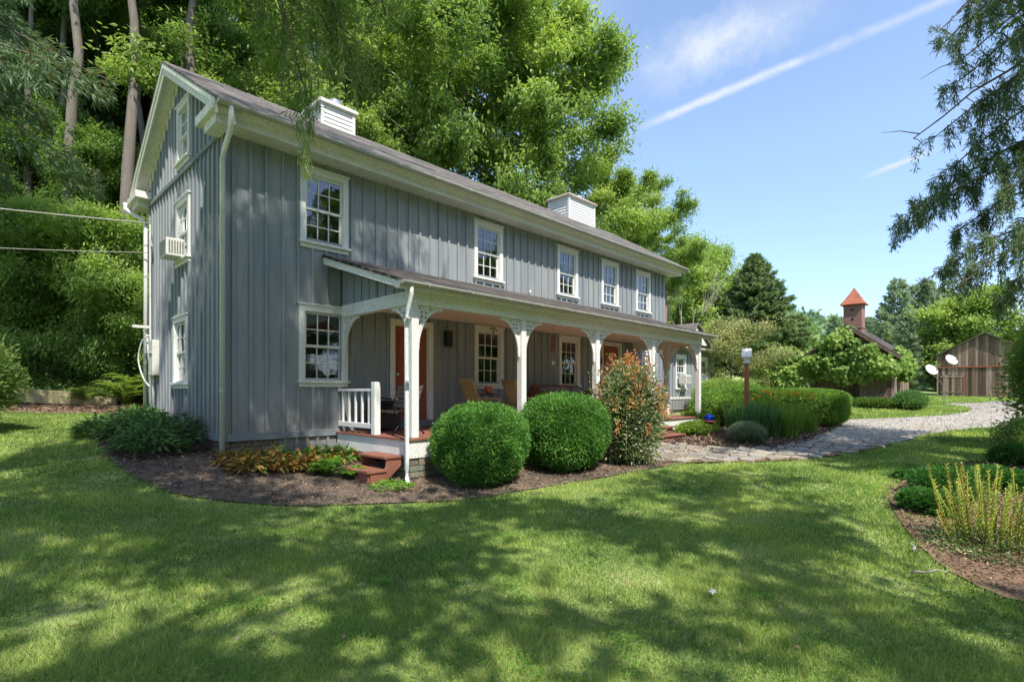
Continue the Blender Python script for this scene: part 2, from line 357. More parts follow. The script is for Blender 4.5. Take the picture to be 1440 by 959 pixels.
def tag(o,label=None,cat=None,group=None,kind=None):
    if label:o['label']=label
    if cat:o['category']=cat
    if group:o['group']=group
    if kind:o['kind']=kind
    return o
def copy_tree(o,parent=None):
    c=o.copy(); COL.objects.link(c)
    if parent is not None: c.parent=parent
    for ch in [x for x in o.children]: copy_tree(ch,c)
    return c
def place(proto,first,loc,rz=0,sc=1,label=None,group=None):
    o=proto if first else copy_tree(proto)
    o.location=loc; o.rotation_euler=(0,0,rz); o.scale=(sc,sc,sc) if not hasattr(sc,'__len__') else sc
    if label:o['label']=label
    if group:o['group']=group
    return o
def np_mesh(name,V,Fq,tint=None,smooth=False):
    """V (n,3), Fq (m,k) faces all of k corners"""
    me=bpy.data.meshes.new(name); k=Fq.shape[1]
    me.vertices.add(len(V)); me.vertices.foreach_set('co',np.ascontiguousarray(V,dtype=np.float32).ravel())
    me.loops.add(Fq.size); me.loops.foreach_set('vertex_index',np.ascontiguousarray(Fq,dtype=np.int32).ravel())
    me.polygons.add(len(Fq)); me.polygons.foreach_set('loop_start',np.arange(0,Fq.size,k,dtype=np.int32))
    me.update(calc_edges=True); me.validate()
    if tint is not None:
        at=me.attributes.new('tint','FLOAT','FACE'); at.data.foreach_set('value',np.ascontiguousarray(tint,dtype=np.float32))
    me.polygons.foreach_set('use_smooth',[smooth]*len(me.polygons))
    return me
def unit(a): return a/np.maximum(np.linalg.norm(a,axis=1,keepdims=True),1e-9)
def leaf_arrays(P,D,U,L,W,fold=.25,mid=.42):
    """two triangles per leaf, folded on the midrib"""
    D=unit(D); S=unit(np.cross(D,U)); Nn=np.cross(S,D)
    L=np.broadcast_to(L,(len(P),)).reshape(-1,1); W=np.broadcast_to(W,(len(P),)).reshape(-1,1)
    m=P+D*L*mid
    a=m+S*W*.5+Nn*W*fold; b=m-S*W*.5+Nn*W*fold; t=P+D*L
    V=np.stack([P,a,t,b],1).reshape(-1,3)
    i=np.arange(len(P))*4
    Fq=np.stack([np.stack([i,i+1,i+2],1),np.stack([i,i+2,i+3],1)],1).reshape(-1,3)
    return V,Fq
def leaves(name,P,D,U,L,W,mat,parent,tint=None,fold=.25,rng=None):
    V,Fq=leaf_arrays(np.asarray(P,float),np.asarray(D,float),np.asarray(U,float),L,W,fold)
    if tint is None: tint=(rng or np.random.default_rng(1)).random(len(P))
    return link(name,np_mesh(name,V,Fq,np.repeat(tint,2)),mat,parent)

# ------------------------------------------------------------------ ground sheets
def spaced(lo,hi,near,far,centre,fine,growth=1.09):
    c=[centre]; s=fine; x=centre
    while x<hi:
        if x>far: s*=growth
        x+=s; c.append(x)
    s=fine; x=centre
    while x>lo:
        if x<near: s*=growth
        x-=s; c.insert(0,x)
    return np.array(c)
gx=spaced(-900,1800,-4,26,5,.3); gy=spaced(-900,1500,-4,24,5,.3)
XX,YY=np.meshgrid(gx,gy); ZZ=GZ(XX,YY).reshape(XX.shape)
V=np.stack([XX.ravel(),YY.ravel(),ZZ.ravel()],1); nx=len(gx); ny=len(gy)
I=(np.arange(ny-1)[:,None]*nx+np.arange(nx-1)[None,:]).ravel()
me=np_mesh('ground',V,np.stack([I,I+1,I+nx+1,I+nx],1),smooth=True)
tag(link('ground',me,M['lawn']),kind='structure')

def smooth_poly(pts,it=2):
    for _ in range(it):
        q=[]
        for i in range(len(pts)):
            a=pts[i];b=pts[(i+1)%len(pts)]
            q.append((a[0]*.75+b[0]*.25,a[1]*.75+b[1]*.25)); q.append((a[0]*.25+b[0]*.75,a[1]*.25+b[1]*.75))
        pts=q
    return pts
def in_poly(x,y,poly):
    x=np.asarray(x);y=np.asarray(y);c=np.zeros(len(x),bool);n=len(poly)
    for i in range(n):
        x0,y0=poly[i];x1,y1=poly[(i+1)%n]
        if y0==y1: continue
        h=((y0>y)!=(y1>y))&(x<(x1-x0)*(y-y0)/(y1-y0)+x0); c^=h
    return c
def drape(name,poly,mat,off,res=.2,rough=0.0,seed=1):
    rng=np.random.default_rng(seed)
    P=[]
    for i in range(len(poly)):
        a=np.array(poly[i]);b=np.array(poly[(i+1)%len(poly)]);n=max(1,int(np.linalg.norm(b-a)/.12))
        for k in range(n): P.append(a+(b-a)*k/n+rng.normal(0,rough,2))
    P=np.array(P); nb=len(P)
    xs=np.arange(P[:,0].min(),P[:,0].max(),res);ys=np.arange(P[:,1].min(),P[:,1].max(),res)
    A,B=np.meshgrid(xs,ys);A=A.ravel();B=B.ravel();k=in_poly(A,B,[tuple(p) for p in P]);A=A[k];B=B[k]
    allp=[Vector(p) for p in P]+[Vector((a,b)) for a,b in zip(A,B)]
    vs,es,fs,*_=delaunay_2d_cdt(allp,[(i,(i+1)%nb) for i in range(nb)],[],1,1e-5)
    VX=np.array([v.x for v in vs]);VY=np.array([v.y for v in vs])
    Z=GZ(VX,VY)+off
    me=bpy.data.meshes.new(name);me.from_pydata(list(zip(VX,VY,Z)),[],fs);me.update()
    bm=bmesh.new();bm.from_mesh(me)
    for f in bm.faces:
        if f.normal.z<0:f.normal_flip()
    bm.to_mesh(me);bm.free()
    return tag(link(name,me,mat),kind='structure')
G_=at_ground
bed_main=smooth_poly([G_(128,622),G_(165,660),G_(230,695),G_(330,708),G_(420,713),G_(560,708),G_(650,706),G_(740,690),G_(830,676),G_(930,657),G_(985,650),
   (13.3,5.2),(13.4,7.0),(11,7.3),(6,7.6),(5.2,9.4),(3.1,9.6),(3.05,12),(3.0,14.4),G_(180,600)],2)
bed_right=smooth_poly([G_(1245,692),G_(1262,730),G_(1310,790),G_(1370,825),G_(1445,858),(6.5,-2.2),(14,-2.2),(15.5,.2),G_(1385,655),G_(1300,662)],2)
bed_iris=smooth_poly([(12.6,6.9),(12.5,5.0),(12.0,4.2),(13.2,3.7),(15.2,3.9),(17.2,4.1),(19.6,4.2),(20.5,6.5),(19,9.3),(15.8,9.2),(15.9,7.0)],2)
bed_back=smooth_poly([(-4,19.0),(.2,18.2),(1.6,17.4),(2.9,16.4),(4.5,16.0),(7,16.5),(7.5,18.6),(3,19.4),(-4,21.0)],2)
woods=smooth_poly([(-60,25),(-30,20.5),(-4,20.3),(3,18.9),(7.5,18.2),(20,18.5),(27,22),(31,30),(40,45),(40,75),(-60,80)],1)
drive=smooth_poly([(11.6,3.5),G_(1120,646),G_(1240,629),G_(1330,606),G_(1440,598),(28,-1.2),(40,-1.5),(46,-3),(46,1.2),(38,1.7),(36,3.2),(33,1.6),(27.5,1.6),(22.5,4.0),(20.8,5.0),(18.5,4.0),(15.5,4.2)],1)
flag_area=smooth_poly([(9.4,5.2),(10.6,4.2),(12.0,3.2),(14.6,2.5),(16.2,2.35),(16.0,3.6),(14.2,4.0),(12.6,4.5),(11.8,6.4),(10.3,6.5)],2)
drape('planting_bed',bed_main,M['mulch'],.022,.2,.012)
drape('mulch_bed',bed_right,M['redmulch'],.022,.25,.012)
drape('border_bed',bed_iris,M['redmulch'],.018,.25,.012)
drape('bank_bed',bed_back,M['redmulch'],.022,.3,.012)
drape('forest_floor',woods,M['litter'],.02,1.0,.03)
drape('gravel_drive',drive,M['gravel'],.030,.35,.015)
drape('path_base',flag_area,M['redmulch'],.036,.25,.01)
house_poly=[(2.9,9.4),(24,9.4),(24,15),(2.9,15)]; porch_poly=[(4.9,7.05),(16,7.05),(16,9.6),(4.9,9.6)]
# flagstones: irregular slabs, one paved surface
rng=np.random.default_rng(5)
mb=MB(); cell=.31
fx=[p[0] for p in flag_area];fy=[p[1] for p in flag_area]
nxs=int((max(fx)-min(fx))/cell)+3;nys=int((max(fy)-min(fy))/cell)+3
jit=rng.uniform(-.12,.12,(nxs+1,nys+1,2))
for i in range(nxs):
    for j in range(nys):
        def cp(a,b): return np.array([min(fx)-.4+a*cell+jit[a,b,0],min(fy)-.4+b*cell+jit[a,b,1]])
        q=[cp(i,j),cp(i+1,j),cp(i+1,j+1),cp(i,j+1)]; c=sum(q)/4
        if not in_poly([c[0]],[c[1]],flag_area)[0]: continue
        out=[]
        for k in range(4):
            a=q[k];b=q[(k+1)%4]
            for t in (.14,.5,.86):
                p=a+(b-a)*t; p=c+(p-c)*(.90 if t!=.5 else rng.uniform(.84,.93)); out.append(p)
        h=rng.uniform(.055,.075); vs=[(p[0],p[1],gz(*p)+h) for p in out]+[(p[0],p[1],gz(*p)+.0) for p in out]; n=len(out)
        mb.add(vs,[tuple(range(n))]+[(k,(k+1)%n,n+(k+1)%n,n+k) for k in range(n)])
tag(mb.build('flagstone_path',M['flag'],bevel=.006),kind='structure')

def scatter_poly(poly,n,rng,excl=()):
    xs=[p[0] for p in poly];ys=[p[1] for p in poly]
    x=rng.uniform(min(xs),max(xs),n);y=rng.uniform(min(ys),max(ys),n);k=in_poly(x,y,poly)
    for e in excl:k&=~in_poly(x,y,e)
    return x[k],y[k]
def chips(name,polys,n,L,W,mat,off,seed,label=None):
    rng=np.random.default_rng(seed);X=[];Y=[]
    for poly,frac in polys:
        x,y=scatter_poly(poly,int(n*frac),rng,(porch_poly,));X.append(x);Y.append(y)
    X=np.concatenate(X);Y=np.concatenate(Y);m=len(X); X=X+rng.normal(0,.07,m); Y=Y+rng.normal(0,.07,m)
    d=np.hypot(X,Y); s=np.clip(d/7,.8,2.2)
    P=np.stack([X,Y,GZ(X,Y)+off+rng.uniform(0,.02,m)],1)
    D=rng.normal(0,1,(m,3));D[:,2]*=.35;U=rng.normal(0,.5,(m,3));U[:,2]+=1
    o=leaves(name,P,D,U,rng.uniform(.5,1.3,m)*L*s,rng.uniform(.6,1.2,m)*W*s,mat,None,rng.random(m)**1.5,.1)
    return tag(o,label,'ground cover',kind='stuff')
chips('bark_mulch_chips',[(bed_main,.5),(bed_right,.35),(bed_iris,.2),(bed_back,.1),(flag_area,.025)],100000,.055,.016,M['chips'],.024,11,'loose brown bark chips spread over the planting beds')
chips('drive_pebbles',[(drive,1)],60000,.017,.016,M['pebbles'],.032,12,'loose pale gravel pebbles over the curving drive')

# ------------------------------------------------------------------ lawn blades
def grass():
    rng=np.random.default_rng(21); n=900000
    az=TH+rng.uniform(-R_(58),R_(58),n); d=1.5+ (rng.random(n)**1.15)*17; far=rng.random(n)<.16; d[far]=18+44*rng.random(far.sum())**1.2; az[far]=TH-R_(48)+R_(24)*rng.random(far.sum())
    x=d*np.cos(az);y=d*np.sin(az)
    k=~(in_poly(x,y,house_poly)|in_poly(x,y,porch_poly))
    for p in (bed_main,bed_right,bed_iris,bed_back,drive,flag_area,woods):
        # ragged edge
        jx=x+rng.normal(0,.05,n);jy=y+rng.normal(0,.05,n); k&=~in_poly(jx,jy,p)
    thin=np.sin(x*2.3+1.7*np.sin(y*1.9+.4))*np.sin(y*2.9+1.2*np.sin(x*2.1)); k&=rng.random(n)>np.clip((thin-.55)*1.6,0,.6)
    x=x[k];y=y[k];d=d[k];n=len(x)
    z=GZ(x,y)
    patch=np.sin(x*1.3+2*np.sin(y*.7))*np.sin(y*1.7+1.3*np.sin(x*.9))
    patch2=np.sin(x*4.1+1.1*np.sin(y*3.3))*np.sin(y*3.7+x)
    H=rng.uniform(.03,.062,n)*(1+.42*patch2)*np.where(rng.random(n)<.04,1.7,1)
    W=.0058*np.clip(d/3.2,.8,8); H*=np.where(d>18,1.7,1)
    D=np.stack([rng.normal(0,.5,n),rng.normal(0,.5,n),np.ones(n)],1)
    U=rng.normal(0,1,(n,3));U[:,2]*=.2
    t=np.clip(.42+.22*patch+.12*patch2+rng.normal(0,.23,n),0,.86); dry=rng.random(n)<(.05+.06*np.clip(patch,0,1)); t[dry]=1
    P=np.stack([x,y,z-.004],1)
    # single triangle blades
    D=unit(D);S=unit(np.cross(D,U));b=P+S*W[:,None]*.5;c=P-S*W[:,None]*.5;tp=P+D*H[:,None]
    V=np.stack([b,c,tp],1).reshape(-1,3);Fq=np.arange(3*n).reshape(-1,3)
    o=link('lawn_grass',np_mesh('lawn_grass',V,Fq,t),M['f_grass'])
    tag(o,'short green mown grass with dry yellowish patches','grass',kind='stuff')
grass()
def lawn_bits():
    rng=np.random.default_rng(23); n=2600; az=TH+rng.uniform(-R_(50),R_(50),n); d=2+rng.random(n)*14; x=d*np.cos(az);y=d*np.sin(az)
    k=~(in_poly(x,y,house_poly)|in_poly(x,y,porch_poly)|in_poly(x,y,bed_main)|in_poly(x,y,drive)); x=x[k];y=y[k];n=len(x)
    # low clover patches and a few dry leaves
    cx,cy=np.repeat(x[:170],90),np.repeat(y[:170],90); m=len(cx); r=rng.uniform(.05,.28,170).repeat(90); px=cx+rng.normal(0,1,m)*r; py=cy+rng.normal(0,1,m)*r
    U=rng.normal(0,.3,(m,3));U[:,2]+=1; D=rng.normal(0,1,(m,3));D[:,2]*=.2
    P=np.stack([px,py,GZ(px,py)+rng.uniform(.035,.06,m)],1)
    tag(leaves('lawn_clover',P,D,U,rng.uniform(.012,.024,m),.02,M['f_fern'],None,rng.random(m)*.84),'patches of small clover leaves growing through the lawn','clover',kind='stuff')
    x=x[170:330];y=y[170:330];m=len(x); P=np.stack([x,y,GZ(x,y)+.055],1); U=rng.normal(0,.4,(m,3));U[:,2]+=1; D=rng.normal(0,1,(m,3));D[:,2]*=.2
    tag(leaves('leaf_scraps',P,D,U,rng.uniform(.02,.05,m),.025,M['chips'],None,.4+.6*rng.random(m)),'tiny dry leaf scraps scattered over the lawn','leaf litter',kind='stuff')
lawn_bits()

# ------------------------------------------------------------------ FARMHOUSE
X0,X1,Y0,Y1,ZB,ZE=2.95,17.96,9.49,14.63,.87,5.87
YR=(Y0+Y1)/2; ZR=8.0; SL=(ZR-6.12)/(YR-8.93)
house=thing('farmhouse','long two storey blue-grey board and batten farmhouse with white trim and a full-width front porch','house',(X0,Y0,.5),world=True)
def wall_panel(mb,org,u,n,width,z0,topf,splits,openings,step=.272,casing=.11,depth=.1,bstart=.14,bw=.05,bt=.032):
    """org (x,y), u unit along wall, n outward normal. openings (u0,u1,z0,z1). topf(u)->z"""
    def P(a,z,o=0): return (org[0]+u[0]*a+n[0]*o, org[1]+u[1]*a+n[1]*o, z)
    us=sorted(set([0,width]+splits+[o[0] for o in openings]+[o[1] for o in openings]))
    for a,b in zip(us[:-1],us[1:]):
        m=(a+b)/2; segs=[]; z=z0
        for o in sorted([o for o in openings if o[0]<m<o[1]],key=lambda q:q[2]):
            segs.append((z,o[2])); z=o[3]
        for s in segs: mb.add([P(a,s[0]),P(b,s[0]),P(b,s[1]),P(a,s[1])],[(0,1,2,3)],.5)
        ta,tb=topf(a),topf(b)
        if ta-z>.001 or tb-z>.001: mb.add([P(a,z),P(b,z),P(b,tb),P(a,ta)],[(0,1,2,3)],.5)
    for o in openings:
        a,b,c,d=o
        mb.add([P(a,c),P(b,c),P(b,d),P(a,d),P(a,c,-depth),P(b,c,-depth),P(b,d,-depth),P(a,d,-depth)],[(0,4,5,1),(1,5,6,2),(2,6,7,3),(3,7,4,0)],.5)
    a=bstart
    while a<width-.03:
        jit=random.uniform(-.012,.012); c0=a+jit-bw/2;c1=c0+bw; segs=[]; z=z0
        for o in sorted([o for o in openings if o[0]-casing<c1 and o[1]+casing>c0],key=lambda q:q[2]):
            segs.append((z,o[2]-casing-.03)); z=o[3]+casing+.02
        t=min(topf(c0),topf(c1)); segs.append((z,t))
        for s in segs:
            if s[1]-s[0]<.04: continue
            q=[P(c0,s[0]),P(c1,s[0]),P(c1,s[0],bt),P(c0,s[0],bt),P(c0,s[1]),P(c1,s[1]),P(c1,s[1],bt),P(c0,s[1],bt)]
            mb.add(q,[(0,1,2,3),(4,5,6,7),(1,5,6,2),(2,6,7,3),(3,7,4,0)],.5)
        a+=step
# window openings (glass opening = casing extent minus .11)
UP=[(4.22,5.17),(8.48,9.45),(11.63,12.61),(13.82,14.79),(15.88,16.86)]
LO=[(4.2,5.14,1.71,3.19),(8.5,9.5,1.69,3.17),(11.72,12.7,1.69,3.17)]
ope=[]
for a,b in UP: ope.append((a+.11,b-.11,4.44,5.62))
for a,b,c,d in LO: ope.append((a+.11,b-.11,1.82,3.06))
side=(16.24,17.0,2.0,3.0); ope.append((side[0]+.09,side[1]-.09,2.0,2.92))
DOORS=[(6.25,7.12,.98,3.0),(13.92,14.86,.98,3.06)]
ope+=DOORS
mb=MB()
wall_panel(mb,(X0,Y0),(1,0),(0,-1),X1-X0,ZB,lambda u:ZE+.02,[],[(o[0]-X0,o[1]-X0,o[2],o[3]) for o in ope])
mb.build('front_wall',M['siding'],house)
GO=[(11.36,12.20,6.02,7.24),(11.36,12.30,4.10,5.37),(11.5,12.5,1.68,3.07)]  # casing extents on the gable (Y0,Y1,z0,z1)
gop=[(Y1-(b-.1),Y1-(a+.1),c+.12,d-.12) for a,b,c,d in GO]
mb=MB(); half=(Y1-Y0)/2
def gtop(u): return ZR-.12-abs(u-half)*SL
wall_panel(mb,(X0,Y1),(0,-1),(-1,0),Y1-Y0,ZB,gtop,[half],gop,step=.24,bstart=.12)
mb.build('gable_wall',M['siding'],house)
mb=MB(); wall_panel(mb,(X1,Y0),(0,1),(1,0),Y1-Y0,ZB,gtop,[half],[]); mb.build('end_wall',M['siding'],house)
mb=MB(); wall_panel(mb,(X1,Y1),(-1,0),(0,1),X1-X0,ZB,lambda u:ZE+.02,[],[]); mb.build('back_wall',M['siding'],house)
mb=MB(); mb.box(X0+.25,X1-.2,Y0+.9,Y0+1.0,.9,5.8); mb.box(X0+.11,X1-.11,Y0+.11,Y0+2.4,3.55,3.62); mb.box(X0+.11,X1-.11,Y0+.11,Y1-.11,.85,.9);mb.box(X0+.11,X1-.11,Y0+.11,Y1-.11,5.8,5.86)
mb.build('interior_partition',M['interior'],house)
mb=MB(); mb.box(X0+.11,X1-.11,Y0+.102,Y0+.112,.9,.97); 
# skirt / belt trims
mb.box(X0-.035,X1+.02,Y0-.055,Y0-.002,ZB-.11,ZB+.012); mb.box(X0-.045,X0-.002,Y0-.055,Y1+.02,ZB-.11,ZB+.012)
mb.box(X0-.05,X0-.003,Y0,Y1,ZE-.04,ZE+.05)
mb.build('belt_trim',M['trimblue'],house,bevel=.005)
mb=MB(); mb.box(X0+.02,X0+4.0,Y0+.02,Y0+.3,.1,ZB-.112); mb.box(X0+4.0,X1,Y0+.02,Y0+.3,.1,ZB-.112);mb.box(X0+.02,X0+.3,Y0+.3,Y1,.2,ZB-.112);mb.box(X1-.3,X1,Y0+.3,Y1,.2,ZB-.112)
mb.build('foundation',M['stone'],house)
mb=MB(); wall_panel(mb,(X0+.9,Y0-.004),(1,0),(0,-1),1.12,.2,lambda u:ZB-.112,[],[],step=.2,bstart=.1); mb.build('foundation_skirt',M['siding'],house)
# corner boards
mb=MB(); mb.box(X0-.024,X0+.06,Y0-.024,Y0-.001,ZB+.013,ZE); mb.box(X0-.024,X0-.001,Y0-.001,Y0+.06,ZB+.013,ZE-.041); mb.build('corner_board',M['siding'],house)

def window_proto(w,h,cols,rows,cas,name='window',curtain=None):
    """outer casing w x h; local x right, y into wall, z up; origin lower-left of the casing"""
    c=MB(); t=.035
    c.box(0,w,-t,-.001,h-cas,h); c.box(-.025,w+.025,-t-.02,-.001,h,h+.035)
    c.box(0,cas,-t,-.001,.09,h-cas); c.box(w-cas,w,-t,-.001,.09,h-cas)
    o=c.build(name,M['white'],None,bevel=.004)
    s=MB(); s.box(-.03,w+.03,-.085,-.001,.045,.09); s.box(0,w,-t,-.001,-.03,.045); s.build('sill',M['white'],o,bevel=.004)
    a0,a1,b0,b1=cas,w-cas,.09,h-cas; fr=.045; mid=(b0+b1)/2
    s=MB()
    # lower sash further in, upper sash proud
    for (z0,z1,y0) in ((b0,mid+.02,.045),(mid-.02,b1,.015)):
        s.box(a0,a0+fr,y0,y0+.03,z0,z1); s.box(a1-fr,a1,y0,y0+.03,z0,z1)
        s.box(a0+fr,a1-fr,y0,y0+.03,z0,z0+fr); s.box(a0+fr,a1-fr,y0,y0+.03,z1-fr,z1)
        n=rows//2; gw=(a1-a0-2*fr); gh=(z1-z0-2*fr)
        for k in range(1,cols): x=a0+fr+gw*k/cols; s.box(x-.009,x+.009,y0+.003,y0+.022,z0+fr,z1-fr)
        for k in range(1,n): z=z0+fr+gh*k/n; s.box(a0+fr,a1-fr,y0+.004,y0+.021,z-.009,z+.009)
    s.box(a0-.001,a0+.012,-.002,.09,b0,b1);s.box(a1-.012,a1+.001,-.002,.09,b0,b1);s.box(a0+.012,a1-.012,-.002,.09,b1-.012,b1+.001);s.box(a0+.012,a1-.012,-.002,.09,b0-.001,b0+.012)
    s.build('sash',M['white'],o)
    p=MB(); p.add([(a0+fr,.062,b0+fr),(a1-fr,.062,b0+fr),(a1-fr,.062,mid-fr+.02),(a0+fr,.062,mid-fr+.02)],[(0,1,2,3)])
    p.add([(a0+fr,.032,mid+fr-.02),(a1-fr,.032,mid+fr-.02),(a1-fr,.032,b1-fr),(a0+fr,.032,b1-fr)],[(0,1,2,3)])
    p.build('pane',M['glass'],o)
    if curtain:
        q=MB(); 
        if curtain=='blind':
            for k in range(22):
                z=b0+.05+k*(mid-b0-.05)/22; q.add([(a0+.03,.16,z),(a1-.03,.16,z),(a1-.03,.185,z+.018),(a0+.03,.185,z+.018)],[(0,1,2,3)])
        else:
            for s0,s1 in ((a0-.02,a0+.16),(a1-.16,a1+.02)):
                pts=[(s0+(s1-s0)*k/10,.16+.012*math.sin(k*2.4)) for k in range(11)]
                for (p0,p1) in zip(pts[:-1],pts[1:]): q.add([(p0[0],p0[1],b0),(p1[0],p1[1],b0),(p1[0],p1[1],b1),(p0[0],p0[1],b1)],[(0,1,2,3)])
        q.build('curtain' if curtain!='blind' else 'blind',M['curtain'],o)
    return o
def set_part(o,loc,rz=0):
    o.location=loc;o.rotation_euler=(0,0,rz); adopt(o,house)
wU=window_proto(.96,1.45,3,4,.11); first=True
set_part(wU,(UP[0][0],Y0,4.28))
wB=window_proto(.97,1.45,3,4,.11,curtain='blind')
for i,(a,b) in enumerate(UP[1:]):
    o=wB if i==0 else copy_tree(wB); set_part(o,(a,Y0,4.28))
wL=window_proto(.97,1.48,3,4,.11)
for i,(a,b,c,d) in enumerate(LO):
    o=wL if i==0 else copy_tree(wL); set_part(o,(a,Y0,c-.0))
set_part(window_proto(.76,1.02,3,4,.09),(side[0],Y0,1.93))
for i,(a,b,c,d) in enumerate(GO):
    set_part(window_proto(b-a,d-c,2 if i==0 else 3,4,.1),(X0,b,c),-PI/2)
# doors
def door(x0,x1,z0,z1,knob_left=True):
    mb=MB(); mb.box(x0,x1,Y0+.04,Y0+.085,z0,z1)
    w=x1-x0
    cols=((.12,.46),(.54,.88)); rows=((.06,.36),(.42,.60),(.64,.94))
    # raised panels
    for a,b in cols:
        for c,d in rows:
            mb.box(x0+w*a,x0+w*b,Y0+.028,Y0+.039,z0+(z1-z0)*c,z0+(z1-z0)*d)
            mb.box(x0+w*a+.04,x0+w*b-.04,Y0+.018,Y0+.0275,z0+(z1-z0)*c+.04,z0+(z1-z0)*d-.04)
    o=mb.build('door',M['door'],house,bevel=.004); o['label']='rust red panelled door'
    f=MB(); f.box(x0-.12,x0,Y0-.035,Y0-.001,z0-.02,z1); f.box(x1,x1+.12,Y0-.035,Y0-.001,z0-.02,z1); f.box(x0-.12,x1+.12,Y0-.035,Y0-.001,z1,z1+.12)
    f.box(x0-.001,x0+.015,Y0-.0005,Y0+.1,z0,z1);f.box(x1-.015,x1+.001,Y0-.0005,Y0+.1,z0,z1);f.box(x0+.015,x1-.015,Y0-.0005,Y0+.1,z1-.015,z1)
    f.build('door_frame',M['cream'],o,bevel=.004)
    s=MB(); s.box(x0-.14,x1+.14,Y0-.16,Y0-.002,.84,z0-.022); s.build('threshold',M['trimblue'],o,bevel=.006)
    k=MB(); kx=x0+.07 if knob_left else x1-.07
    k.lathe([(.012,0),(.012,.03),(.028,.04),(.028,.065),(.012,.075)],(0,0,0)); ko=k.build('knob',M['white'],o,smooth=True); ko.location=(kx,Y0+.035,z0+.98); ko.rotation_euler=(R_(90),0,0)
door(*DOORS[0]); door(*DOORS[1],knob_left=False)

# cornice, rake, roofs
cor=[(Y0-.002,ZE),(9.06,ZE-.015),(9.06,ZE+.10),(9.0,ZE+.12),(8.93,ZE+.22),(8.93,ZE+.26),(Y0-.002,ZE+.26+.3)]
mb=MB(); mb.prism(cor,'x',X0-.02,X1+.45)
mb.build('cornice',M['cream'],house); mb=MB(); mb.prism([(2*YR-a,b) for a,b in cor],'x',X0-.02,X1+.45); mb.build('cornice',M['cream'],house)
# eave returns (boxes wrapping the gable corner)
mb=MB()
for sgn in (0,1):
    f=(lambda y:y) if not sgn else (lambda y:2*YR-y)
    def B(x0,x1,a,b,z0,z1):
        a,b=sorted((f(a),f(b))); mb.box(x0,x1,a,b,z0,z1)
    B(2.70,X0-.021,9.06,9.64,ZE-.05,ZE+.10); B(2.62,X0-.021,8.95,9.84,ZE+.1005,ZE+.25)
    mb.prism([(f(a),b) for a,b in ((8.97,ZE+.2505),(9.80,ZE+.2505),(9.78,ZE+.27),(8.97,ZE+.26))],'x',2.64,X0-.021)
    # right-hand end
    mb.build('eave_return',M['cream'],house,bevel=.008); mb=MB()
def zr(y,off=0): return ZR-abs(y-YR)*SL+off
XL,XRr=2.64,X1+.5
mb=MB()
for s in (-1,1):
    ye=YR+s*(YR-8.87); za=zr(ye)
    mb=MB(); mb.prism([(YR,ZR+.0),(ye,za),(ye,za+.045),(YR,ZR+.05)],'x',XL,XRr); mb.build('roof_slope',M['roof'],house)
mb=MB()
for s in (-1,1):   # rake fascia, frieze and soffit on both gables
    ye=YR+s*(YR-8.93); 
    for xa,xb,top,bot in ((XL+.03,XL+.06,-.002,-.22),(XL+.005,XL+.03,-.002,-.09),(XRr-.06,XRr-.03,-.002,-.22)):
        mb=MB(); mb.prism([(YR,ZR+top),(ye,zr(ye)+top),(ye,zr(ye)+bot),(YR,ZR+bot)],'x',xa,xb); mb.build('rake_board',M['cream'],house)
    mb=MB(); mb.prism([(YR,ZR-.10),(ye,zr(ye)-.10),(ye,zr(ye)-.115),(YR,ZR-.115)],'x',XL+.06,X0+.1); mb.build('rake_soffit',M['cream'],house)
    mb=MB(); mb.prism([(YR,ZR-.117),(ye,zr(ye)-.117),(ye,zr(ye)-.30),(YR,ZR-.30)],'x',X0-.028,X0-.003); mb.build('frieze_board',M['cream'],house)
    mb=MB(); mb.prism([(YR,ZR-.10),(ye,zr(ye)-.10),(ye,zr(ye)-.115),(YR,ZR-.115)],'x',X1-.1,XRr-.06); mb.build('rake_soffit',M['cream'],house)
def gutter(y,z,x0,x1,name,parent,s=-1):
    mb=MB(); pr=[]
    for k in range(9):
        a=PI+PI*k/8; pr.append((y+.062*math.cos(a),z+.062*math.sin(a)))
    for k in range(8,-1,-1):
        a=PI+PI*k/8; pr.append((y+.052*math.cos(a),z+.004+.052*math.sin(a)))
    mb.prism(pr,'x',x0,x1)
    g=mb.build(name,M['gutter'],parent)
    x=x0+.5
    while x<x1:
        h=MB(); h.bar((x,y-.066,z+.004),(x,y+.12,z+.06),.018,.006); h.bar((x,y-.066,z+.004),(x,y-.066,z-.05),.018,.006,up=(0,1,0)); h.build('gutter_hanger',M['gutter'],g); x+=.92
    for x in (x0,x1): e=MB(); e.box(x-.004,x+.004,y-.06,y+.06,z-.055,z); e.build('end_cap',M['gutter'],g)
gutter(8.855,6.09,XL+.03,XRr-.02,'gutter',house); gutter(2*YR-8.855,6.09,XL+.03,XRr-.02,'gutter',house)
# downspouts
def spout(path,r,name='downspout',straps=()):
    mb=MB(); mb.tube(path,r,12); o=mb.build(name,M['white'],house,smooth=True)
    s=MB()
    for z in straps:
        s.tube([(path[-1][0],path[-1][1],z-.012),(path[-1][0],path[-1][1],z+.012)],r+.008,12)
    if straps: s.build('strap',M['gutter'],o)
spout([(2.86,8.86,6.04),(2.86,8.86,5.88),(2.88,8.95,5.72),(2.90,9.30,5.52),(2.90,9.40,5.4),(2.90,9.41,.55)],.042,straps=(5.05,4.05,2.6,1.6))
spout([(2.6,15.28,6.05),(2.6,15.26,5.92),(2.75,15.0,5.72),(2.88,14.75,5.6),(2.89,14.70,5.4),(2.89,14.70,1.0)],.045,straps=(5.0,3.0))
